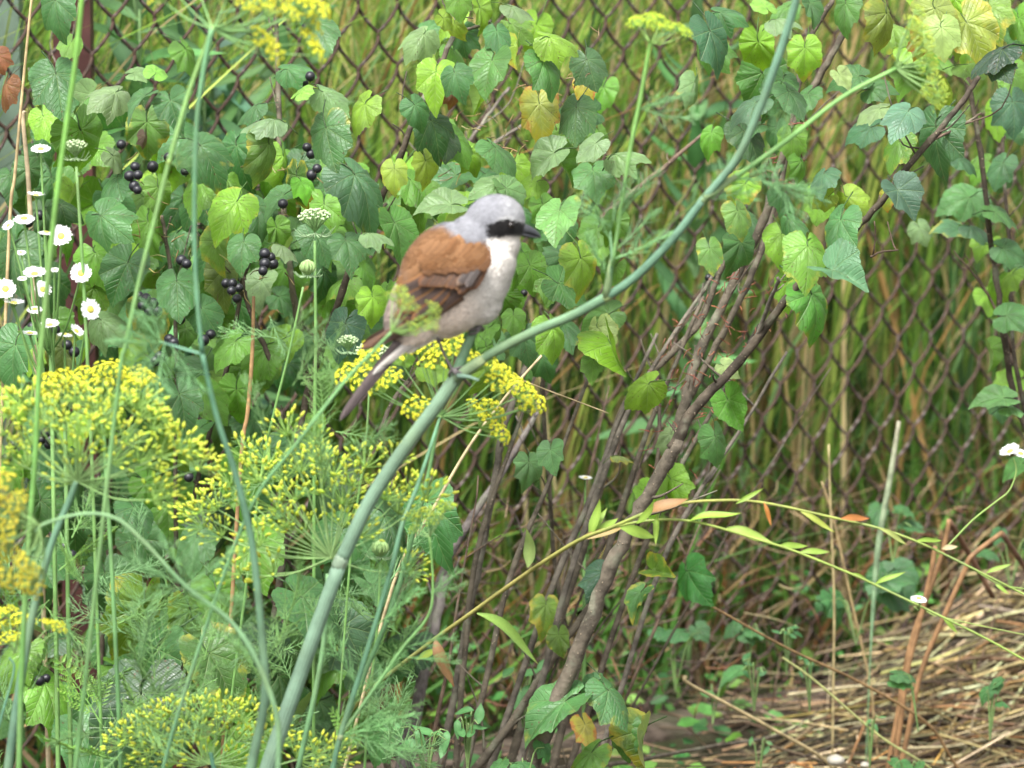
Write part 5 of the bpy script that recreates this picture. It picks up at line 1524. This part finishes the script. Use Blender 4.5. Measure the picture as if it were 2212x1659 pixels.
for i, (x, y, Y, n, s, f, lab) in enumerate([
        (1985, 1480, 3.85, 2, 60, 'c', 'pair of toothed green leaves lying on the middle of the straw heap'), (2140, 1500, 3.85, 4, 42, 'c', 'five lobed green seedling on the right of the straw heap'),
        (1960, 1648, 3.8, 4, 40, 'c', 'small toothed plant at the bottom border below the straw'), (1700, 1360, 3.95, 5, 30, 'n', 'tiny bright sprig above the straw, left of the long tan stalks'),
        (1630, 1440, 4.0, 5, 32, 'n', 'little weed beside the fence foot left of the straw'), (1540, 1470, 4.05, 2, 60, 'c', 'dark green leaf pair low against the mesh'),
        (1890, 1240, 4.15, 4, 95, 'c', 'large dull green bramble leaves low behind the white daisy'), (1850, 1300, 4.12, 3, 90, 'c', 'shaded broad leaves at the fence foot under the weed stems'),
        (1620, 1340, 4.1, 3, 60, 'c', 'dark ivy like leaves in the mesh below the arching weed'), (1010, 1560, 3.5, 7, 55, 'n', 'green narrow leaved seedling between the bare bush stems'),
        (920, 1590, 3.45, 8, 60, 'n', 'clump of narrow green leaves at the foot of the grey stem'), (1130, 1470, 3.75, 5, 60, 'n', 'shaded green blades behind the crossing bush stems'),
        (1130, 1640, 3.5, 3, 60, 'c', 'toothed light green leaves at the bottom between the stems'), (1750, 1440, 3.95, 4, 28, 'n', 'tiny two leaved sprig in the gap before the heap'),
        (1460, 1400, 4.1, 3, 70, 'c', 'dark leaves low in the shade of the forked trunk'), (1880, 1560, 3.85, 3, 25, 'n', 'pale green sprout in the front straw'), (1640, 1600, 3.95, 3, 26, 'n', 'small green tuft at the front of the dark gap'),
        (2185, 1180, 4.2, 4, 60, 'c', 'green leaves behind the folded stalks at the right border'), (1930, 1130, 4.2, 3, 60, 'c', 'green leaves pressed to the mesh left of the folded stalks')]):
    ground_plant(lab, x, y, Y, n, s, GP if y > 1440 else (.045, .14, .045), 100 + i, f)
# small white stones by the straw
def stone(label, x, y, r, seed):
    mb = MB(); mb.ball((0, 0, 0), 1, (.46, .43, .36), 10, 7)
    mb.v = [tuple(Vector(v) * (1 + .18 * noise.noise(Vector(v) * 1.7 + Vector((seed, 0, 0))))) for v in mb.v]
    mb.v = [(v[0] * r, v[1] * r * .8, v[2] * r * .6) for v in mb.v]
    single('stone', mb.mesh('stone', M_PAINT), label, 'stone', None, 'white stones in the straw', P(x, y, 3.92))
stone('small white stone at the bottom, left part of the straw', 1805, 1642, .008, 1)
stone('tiny white stone right of the larger white one in the straw', 1868, 1652, .0042, 5)

# ------------------------------------------------------------------ the bird
KC = 2 * TH * 3.0 / 2560 / 2.592
def c2o(cx, cy):
    return (800 + cx / 2.592) / 1.15731, (440 + cy / 2.592) / 1.15731
BX, BY = c2o(850, 700)
BROOT = P(BX, BY, 3.0)
def bl(cx, cy, dep=0.0):
    """bird-local point; dep in the same units, positive away from the viewer"""
    return Vector(((cx - 850) * KC, dep * KC, (700 - cy) * KC * 1.012))
ELL = [  # centre x, y, semi long, semi across, semi depth, direction of the long axis (degrees)
    (905, 668, 415, 308, 238, 48), (790, 590, 330, 245, 215, 52), (650, 820, 300, 180, 165, 50), (690, 940, 250, 115, 115, 38),
    (1030, 440, 215, 215, 180, 60), (1140, 288, 200, 176, 160, 8), (1185, 420, 150, 118, 125, 90), (1095, 580, 250, 172, 190, 70),
    (960, 880, 150, 105, 120, 20), (1050, 810, 160, 135, 150, 60), (1245, 330, 95, 70, 85, 0), (860, 960, 150, 80, 100, 20)]
def ell_depth(cx, cy):
    d = 0
    for (x, y, a, b, c, an) in ELL:
        t = rad(an)
        dx, dy = cx - x, -(cy - y)
        u = (dx * math.cos(t) + dy * math.sin(t)) / a
        v = (-dx * math.sin(t) + dy * math.cos(t)) / b
        q = 1 - u * u - v * v
        if q > 0:
            d = max(d, c * math.sqrt(q))
    return d
# smoothed depth map for laying feathers
GN = 90
dm = np.array([[ell_depth(100 + 1300 * i / (GN - 1), 100 + 1300 * j / (GN - 1)) for i in range(GN)] for j in range(GN)])
for _ in range(5):
    pd = np.pad(dm, 1, mode='edge')
    dm = np.maximum(dm * .6, (pd[:-2, 1:-1] + pd[2:, 1:-1] + pd[1:-1, :-2] + pd[1:-1, 2:] + 2 * pd[1:-1, 1:-1]) / 6)
def sdepth(cx, cy):
    fx = min(max((cx - 100) / 1300 * (GN - 1), 0), GN - 1.001); fyy = min(max((cy - 100) / 1300 * (GN - 1), 0), GN - 1.001)
    i, j = int(fx), int(fyy)
    a, b = fx - i, fyy - j
    v = dm[j, i] * (1 - a) * (1 - b) + dm[j, i + 1] * a * (1 - b) + dm[j + 1, i] * (1 - a) * b + dm[j + 1, i + 1] * a * b
    return max(v, 62 + .05 * max(0, cx - 300))

def sstep(a, b, x):
    t = min(1, max(0, (x - a) / (b - a)))
    return t * t * (3 - 2 * t)
def mixc(a, b, t):
    return tuple(a[i] + (b[i] - a[i]) * t for i in range(3))
GREY = (.225, .228, .25); GREYD = (.155, .158, .178); RUF = (.150, .066, .024); RUFL = (.235, .122, .056); WHITE = (.68, .64, .595); BUFF = (.84, .71, .61); BUFFD = (.80, .66, .55); BLK = (.012, .011, .011)
RUMP = (.27, .215, .185)
def poly_y(pts, x):
    if x <= pts[0][0]: return pts[0][1]
    for i in range(len(pts) - 1):
        if x <= pts[i + 1][0]:
            f = (x - pts[i][0]) / (pts[i + 1][0] - pts[i][0])
            return pts[i][1] + (pts[i + 1][1] - pts[i][1]) * f
    return pts[-1][1]
def bird_col(cx, cy, n1, n2):
    """plumage pattern by place on the body; n1 fine noise, n2 coarse noise (-1..1)"""
    x, y = cx + 10 * n1, cy + 9 * n1 + 8 * n2
    # underparts
    fl = sstep(700, 1150, x - .25 * (y - 700))
    under = mixc(BUFF, WHITE, sstep(900, 1150, x + .1 * (900 - y)))
    under = mixc(under, BUFFD, .45 * sstep(850, 1000, y) * sstep(1050, 850, x))
    under = mixc(under, (.52, .40, .34), .35 * sstep(.0, .9, n2) * sstep(1150, 950, x))
    under = mixc(under, RUMP, sstep(600, 520, x))
    # upper side: above the line from the neck side to the vent
    line = poly_y([(420, 900), (560, 900), (760, 800), (950, 680), (1080, 520), (1110, 400), (1160, 370)], x)
    upm = sstep(line + 25, line - 25, y)
    back = mixc(RUF, RUFL, .5 + .5 * n2)
    back = mixc(back, RUMP, sstep(560, 660, y) * sstep(660, 540, x))
    gl = poly_y([(760, 300), (820, 320), (950, 375), (1100, 405), (1200, 420)], x)
    gmask = sstep(gl + 30, gl - 20, y + 12 * n2)
    gcol = mixc(GREY, (.40, .40, .41), sstep(1130, 1290, x) * sstep(330, 180, y) * .8)
    gcol = mixc(gcol, GREYD, .45 * sstep(-.2, .9, n1 * .5 + n2))
    c = mixc(under, back, upm)
    if x > 700:
        c = mixc(c, gcol, gmask * sstep(1400, 1120, x + .0 * y) if y > 330 else gmask)
    # white cheek and throat
    lo = poly_y([(1090, 375), (1150, 368), (1230, 355), (1300, 345), (1360, 345)], x)
    wm = sstep(lo - 8, lo + 12, y) * sstep(1085, 1125, x + .12 * (430 - y))
    c = mixc(c, WHITE, wm * sstep(560, 470, y))
    # black mask
    top = poly_y([(1085, 322), (1110, 300), (1165, 268), (1235, 255), (1290, 280), (1345, 306)], x)
    bot = poly_y([(1085, 330), (1110, 366), (1170, 360), (1230, 348), (1290, 350), (1345, 350)], x)
    mm = sstep(top - 17, top - 2, y) * sstep(bot + 20, bot + 4, y) * sstep(1082, 1102, x)
    c = mixc(c, BLK, mm)
    # pale line above the mask
    pale = sstep(top - 34, top - 14, y) * sstep(top + 2, top - 8, y) * sstep(1120, 1200, x)
    c = mixc(c, (.48, .48, .48), pale * .7)
    return c

bird = thing('shrike', 'grey headed shrike with black eye mask and chestnut back, perched facing right', 'bird', BROOT)
# body: overlapping volumes fused into one continuous skin
mbb = MB()
for (x, y, a, b, c, an) in ELL:
    s0 = len(mbb.v)
    mbb.ball((0, 0, 0), 1, (1, 1, 1), 28, 18)
    t = rad(an)
    for i in range(s0, len(mbb.v)):
        v = mbb.v[i]
        X, Y_, Z = v[0] * a, v[1] * c, v[2] * b
        wx = X * math.cos(t) - Z * math.sin(t); wz = X * math.sin(t) + Z * math.cos(t)
        mbb.v[i] = tuple(Vector((wx * KC, Y_ * KC, wz * KC)) + bl(x, y))
tmpm = mbb.mesh('tmp_body', M_FEATHER)
tmp = bpy.data.objects.new('tmp_body', tmpm); COL.objects.link(tmp)
rm = tmp.modifiers.new('r', 'REMESH'); rm.mode = 'VOXEL'; rm.voxel_size = .00125
sm = tmp.modifiers.new('s', 'SMOOTH'); sm.iterations = 14; sm.factor = .5
dg = bpy.context.evaluated_depsgraph_get()
body = bpy.data.meshes.new_from_object(tmp.evaluated_get(dg))
bpy.data.objects.remove(tmp)
body.name = 'body'
for at in [a for a in body.attributes if a.name == 'col']:
    body.attributes.remove(at)
def loc2c(v):
    return v[0] / KC + 850, 700 - v[2] / KC / 1.012
cols = []
for v in body.vertices:
    cx, cy = loc2c(v.co)
    n1 = noise.noise(v.co * 900); n2 = noise.noise(v.co * 160)
    cols.append((*bird_col(cx, cy, n1, n2), 1))
at = body.attributes.new('col', 'FLOAT_COLOR', 'POINT')
at.data.foreach_set('color', np.array(cols, dtype=np.float32).ravel())
body.materials.clear(); body.materials.append(M_FEATHER)
for p in body.polygons: p.use_smooth = True
part('body', body, bird, BROOT)
WPOLY = [(1090, 440), (1060, 600), (900, 720), (780, 820), (560, 960), (480, 900), (505, 780), (600, 560), (740, 400), (930, 400)]
# soft contour feathers all over the skin
rr = random.Random(2)
mb = MB()
vs = body.vertices
nv = len(vs)
for i in range(26000):
    v = vs[rr.randrange(nv)]
    cx, cy = loc2c(v.co)
    if 1330 < cx or (v.co.y < 0 and inside(WPOLY, cx, cy)) or (v.co.y > 0 and cy < 900 and inside(WPOLY, cx, cy)):
        continue
    N = v.normal
    head = sstep(430, 330, cy) * sstep(900, 1000, cx)
    flow = Vector((-.62, 0, -.78)).lerp(Vector((-1, 0, -.15)), head)
    flow = flow + Vector((rr.uniform(-.25, .25), rr.uniform(-.25, .25), rr.uniform(-.25, .25)))
    T = (flow - N * flow.dot(N))
    if T.length < .1:
        continue
    T.normalize()
    ln = rr.uniform(.0025, .0048) * (1 - .45 * head)
    if cy > 850:
        ln *= 1.3
    S = T.cross(N).normalized()
    wdt = rr.uniform(.0004, .0008)
    p0 = v.co - N * .0002
    p1 = p0 + T * ln * .55 + N * ln * .16
    p2 = p0 + T * ln + N * ln * .20
    n1 = noise.noise(v.co * 900); n2 = noise.noise(v.co * 160)
    c = bird_col(cx, cy, n1, n2)
    k = rr.uniform(.86, 1.14)
    c = tuple(q * k for q in c)
    a = mb.vert(p0 - S * wdt, c); b = mb.vert(p0 + S * wdt, c); c1 = mb.vert(p1 - S * wdt * .8, c); c2 = mb.vert(p1 + S * wdt * .8, c); d = mb.vert(p2, c)
    mb.face((a, b, c2, c1)); mb.face((c1, c2, d))
part('contour_feathers', mb.mesh('contour_feathers', M_FEATHER), bird, BROOT, kind='stuff')

# feathers of wing and tail
def feather(parent, b, t, wid, cen, edg, off, ew=.35, bow=0.0, name='feather', rb=.55, depth=None, tip=1.0):
    """b, t: base and tip in body units; off: height above the skin"""
    n, m = 12, 9
    mb = MB()
    dx, dy = t[0] - b[0], t[1] - b[1]
    L_ = math.hypot(dx, dy)
    px, py = -dy / L_, dx / L_
    rows = []
    for i in range(n + 1):
        s = i / n
        w_ = wid * .5 * (rb + (1 - rb) * sstep(0, .35, s)) * (max(0, 1 - ((s - .78) / .225) ** 2.4) ** .5 if s > .78 else 1)
        w_ = max(w_, wid * .02)
        cx0 = b[0] + dx * s + px * bow * math.sin(math.pi * s); cy0 = b[1] + dy * s + py * bow * math.sin(math.pi * s)
        row = []
        for j in range(m):
            u = j / (m - 1) * 2 - 1
            cx, cy = cx0 + px * u * w_, cy0 + py * u * w_
            dp = sdepth(cx, cy) if depth is None else depth(cx, cy)
            arch = 7 * (1 - u * u)
            e = sstep(1 - ew, 1 - ew * .35, abs(u))
            e = max(e, sstep(.86, .97, s) * tip)
            k = 1 + .10 * noise.noise(Vector((cx * .02, cy * .02, off)))
            c = mixc(cen, edg, e)
            if abs(u) < .12:
                c = tuple(q * .72 for q in c)
            row.append(mb.vert(bl(cx, cy, -(dp + off + arch)), tuple(q * k for q in c)))
        rows.append(row)
    for i in range(n):
        for j in range(m - 1):
            mb.face((rows[i][j], rows[i][j + 1], rows[i + 1][j + 1], rows[i + 1][j]))
    return part(name, mb.mesh(name, M_FEATHER), parent, BROOT)
DK = (.075, .050, .042); DK2 = (.095, .065, .055); BRN = (.17, .09, .05); EDG = (.235, .112, .045); EDG2 = (.17, .078, .034)
# wing base panel
mb = MB()
W0 = [(1105, 420), (1115, 520), (1040, 620), (900, 715), (790, 800), (640, 900), (520, 900), (500, 830), (540, 700), (640, 600), (760, 480), (900, 400)]
ring = [(sum(p[0] for p in W0) / len(W0), sum(p[1] for p in W0) / len(W0))]
rws = []
for f in (1.0, .8, .55, .3, .02):
    rws.append([mb.vert(bl(ring[0][0] + (x - ring[0][0]) * f, ring[0][1] + (y - ring[0][1]) * f, -(sdepth(ring[0][0] + (x - ring[0][0]) * f, ring[0][1] + (y - ring[0][1]) * f) + 4)), mixc(RUF, BRN, .5)) for x, y in W0])
for q in range(4):
    for i in range(len(W0)):
        j = (i + 1) % len(W0)
        mb.face((rws[q][i], rws[q][j], rws[q + 1][j], rws[q + 1][i]))
wing = part('wing', mb.mesh('wing', M_FEATHER), bird, BROOT)
rw = random.Random(6)
# primaries
for k in range(7):
    f = k / 6
    feather(wing, (930 - 40 * f, 745 - 10 * f), (262 + 225 * f, 1112 - 125 * f + 10 * math.sin(f * 9)), 66, jit(DK2, .1, rw), mixc(DK2, BRN, .8), 26 + 3 * k, .25, -12 - 10 * f, rb=.7)
# secondaries
for k in range(6):
    f = k / 5
    feather(wing, (1010 - 60 * f, 650 - 20 * f), (520 + 45 * math.sin(k), 950 - 70 * f), 64, jit(DK, .1, rw), mixc(BRN, EDG, .35), 44 + 3 * k, .28, -16, rb=.7)
# tertials with broad rufous fringes
for k, (b, t, w_) in enumerate([((860, 660), (600, 905), 78), ((850, 620), (535, 850), 88), ((800, 590), (500, 800), 92), ((760, 560), (490, 735), 86)]):
    feather(wing, b, t, w_, DK, jit(EDG, .08, rw), 62 + 5 * k, .55, -10, rb=.7)
# greater coverts
for k in range(9):
    f = k / 8
    b = (1085 - 330 * f, 490 + 40 * f)
    t = (975 - 320 * f + 10 * math.sin(k * 2), 690 + 5 * math.sin(k) - 25 * f)
    feather(wing, b, t, 74, mixc(DK2, BRN, .35), jit(EDG2, .1, rw), 80 + 2.5 * k, .6, -8)
# lower greater coverts edge and dark alula
feather(wing, (1075, 520), (905, 715), 64, DK, EDG2, 88, .4, 14)
feather(wing, (1060, 500), (955, 668), 58, (.10, .085, .08), (.15, .12, .11), 108, .3, 6)
feather(wing, (1030, 505), (895, 655), 60, (.085, .07, .065), (.24, .15, .10), 106, .3, 0)
# lesser coverts and scapulars
cnt = 0
for row in range(6):
    for q in range(8 - row // 3):
        bx = 1098 - q * 50 - row * 14 + rw.uniform(-8, 8)
        by = 520 - row * 30 + q * 4 + rw.uniform(-6, 6)
        by -= 36
        if bx > 1110 or by < 372:
            continue
        cc = mixc(mixc(RUF, BRN, .45 * (row == 0)), RUFL, rw.uniform(0, .75) * (row > 0))
        feather(wing, (bx, by), (bx - 74 + rw.uniform(-8, 8), by + 70 + rw.uniform(-8, 8)), 74, tuple(z * .92 for z in cc), cc, 110 + row * 3 + (q % 2) * 1.5, .5, -6)
# mantle feathers
for row in range(5):
    for q in range(4):
        bx = 930 - row * 62 - q * 26 + rw.uniform(-8, 8); by = 372 + row * 46 - q * 16 + q * 30 + rw.uniform(-6, 6)
        cc = mixc(RUFL, RUF, rw.uniform(0, .9))
        feather(wing, (bx, by), (bx - 100, by + 105), 96, tuple(z * .93 for z in cc), cc, 22 + q * 9 + (row % 2) * 3, .5, -6)
# far wing: mirror of the near one
def mirror_tree(o, parent):
    me = o.data.copy()
    me.transform(Matrix.Scale(-1, 4, Vector((0, 1, 0)))); me.flip_normals()
    c = o.copy(); c.data = me; COL.objects.link(c); c.parent = parent
    return c
fw = mirror_tree(wing, bird)
for ch in list(wing.children):
    mirror_tree(ch, fw)
# tail
TD = lambda cx, cy: 26 + 30 * sstep(1300, 950, cy)
tail = feather(bird, (640, 930), (118, 1592), 50, (.095, .075, .075), (.12, .09, .085), 6, .2, 4, 'tail', .9, TD, .3)
for k, (b, t, w_, cn, ed) in enumerate([((600, 930), (118, 1575), 42, (.085, .07, .07), (.11, .085, .08)), ((660, 960), (150, 1560), 42, (.10, .08, .08), (.13, .10, .09)),
                                      ((655, 1000), (335, 1290), 40, (.46, .43, .40), (.50, .47, .43)), ((700, 1010), (400, 1225), 48, (.50, .46, .42), (.54, .50, .46)), ((600, 960), (190, 1480), 46, (.12, .095, .09), (.10, .08, .08))]):
    feather(tail, b, t, w_, cn, ed, (-4, 2, 12, 18, 4)[k], .2, 4, 'feather', .9, TD, .4)
# rump and undertail coverts: soft white tongue feathers
for k in range(16):
    f = k / 15
    bx, by = 860 - 150 * f + rw.uniform(-20, 20), 985 + rw.uniform(-25, 15)
    feather(bird, (bx, by), (bx - 170 - 60 * rw.random(), by + 60 + 90 * f + rw.uniform(-10, 20)), 62, jit((.60, .53, .46), .06, rw), (.62, .56, .50), -30 + 3 * (k % 5), .4, 6, 'undertail_covert', .6, lambda cx, cy: max(40, sdepth(cx, cy) - 6 if cy < 1040 else 58), 1)
# grey rump feathers
for k in range(10):
    bx, by = 560 + rw.uniform(-40, 30), 640 + k * 26
    feather(bird, (bx, by), (bx - 85 + rw.uniform(-10, 10) + k * 3, by + 150), 70, RUMP, (.32, .26, .23), -28 + 2 * (k % 4), .4, 0, 'rump_feather', .6)
# beak
def loft(stations, col, name, sides=12):
    mb = MB(); rows = []
    for (cx, cy, ry, rz) in stations:
        rows.append([mb.vert(bl(cx, cy) + Vector((0, ry * KC * math.cos(2 * math.pi * k / sides), rz * KC * math.sin(2 * math.pi * k / sides))), col if cx > 1345 else mixc(col, (.10, .10, .11), .5)) for k in range(sides)])
    for i in range(len(rows) - 1):
        for k in range(sides):
            k2 = (k + 1) % sides
            mb.face((rows[i][k], rows[i][k2], rows[i + 1][k2], rows[i + 1][k]))
    mb.face(rows[0]); mb.face(list(reversed(rows[-1])))
    return part(name, mb.mesh(name, M_HORN), bird, BROOT)
loft([(1290, 335, 44, 38), (1325, 337, 40, 36), (1355, 345, 32, 32), (1385, 356, 24, 26), (1410, 369, 16, 20), (1428, 382, 10, 16), (1438, 394, 6, 10), (1440, 404, 2, 3)], (.035, .037, .043), 'upper_beak')
loft([(1285, 368, 40, 20), (1320, 374, 34, 19), (1360, 384, 25, 14), (1395, 392, 15, 9), (1422, 397, 6, 4)], (.028, .029, .034), 'lower_beak')
# eyes
for sgn in (-1, 1):
    mb = MB(); mb.ball((0, 0, 0), 21 * KC, (.012, .008, .006), 16, 10)
    me = mb.mesh('eye', attr_mat('eye_gloss', .08, 0, 0, 10, 0, .8) if sgn == -1 else bpy.data.materials['eye_gloss'])
    dpt = ell_depth(1240, 296)
    part('eye', me, bird, BROOT + bl(1240, 296, sgn * (dpt - 4)))
# legs: shank, toes curled round the stem, claws
def leg(pts, toes, name='leg'):
    mb = MB()
    LC = (.10, .085, .085)
    mb.tube(smooth_path([bl(*p) for p in pts], 5), [14 * KC, 10 * KC, 9 * KC, 12 * KC], LC, 8)
    lg = part(name, mb.mesh(name, M_HORN), bird, BROOT)
    for tp in toes:
        mb = MB()
        pth = smooth_path([bl(*p) for p in tp], 5)
        mb.tube(pth, [10 * KC, 9 * KC, 8 * KC, 4 * KC, 1.5 * KC], LC, 7)
        for i in range(2, len(pth) - 3, 4):
            mb.ball(pth[i], 10 * KC, LC, 6, 4)
        part('toe', mb.mesh('toe', M_HORN), lg, BROOT)
    mb = MB()
    mb.ball(bl(*pts[-1]), 15 * KC, LC, 8, 6)
    part('foot', mb.mesh('foot', M_HORN), lg, BROOT)
leg([(745, 985, -40), (775, 1080, -45), (815, 1180, -50), (858, 1255, -52)],
    [[(858, 1255, -52), (885, 1262, -62), (915, 1272, -62), (935, 1285, -50), (940, 1300, -38)], [(858, 1255, -52), (878, 1275, -66), (895, 1295, -64), (905, 1315, -50), (908, 1325, -40)],
     [(858, 1255, -52), (890, 1245, -50), (920, 1240, -30), (938, 1250, -10), (945, 1265, 5)], [(858, 1255, -52), (838, 1278, -45), (835, 1300, -25), (848, 1318, -5), (860, 1325, 8)]])
leg([(1030, 860, -20), (1045, 915, -35), (1048, 945, -45), (1040, 975, -50)],
    [[(1040, 975, -50), (1015, 985, -62), (985, 992, -55), (968, 1002, -35), (964, 1010, -20)], [(1040, 975, -50), (1020, 1005, -64), (990, 1018, -58), (970, 1024, -38), (966, 1030, -24)],
     [(1040, 975, -50), (1012, 962, -60), (985, 962, -52), (970, 970, -34), (966, 976, -20)], [(1040, 975, -50), (1062, 985, -35), (1060, 1000, -8), (1045, 1010, 15), (1035, 1014, 25)]])
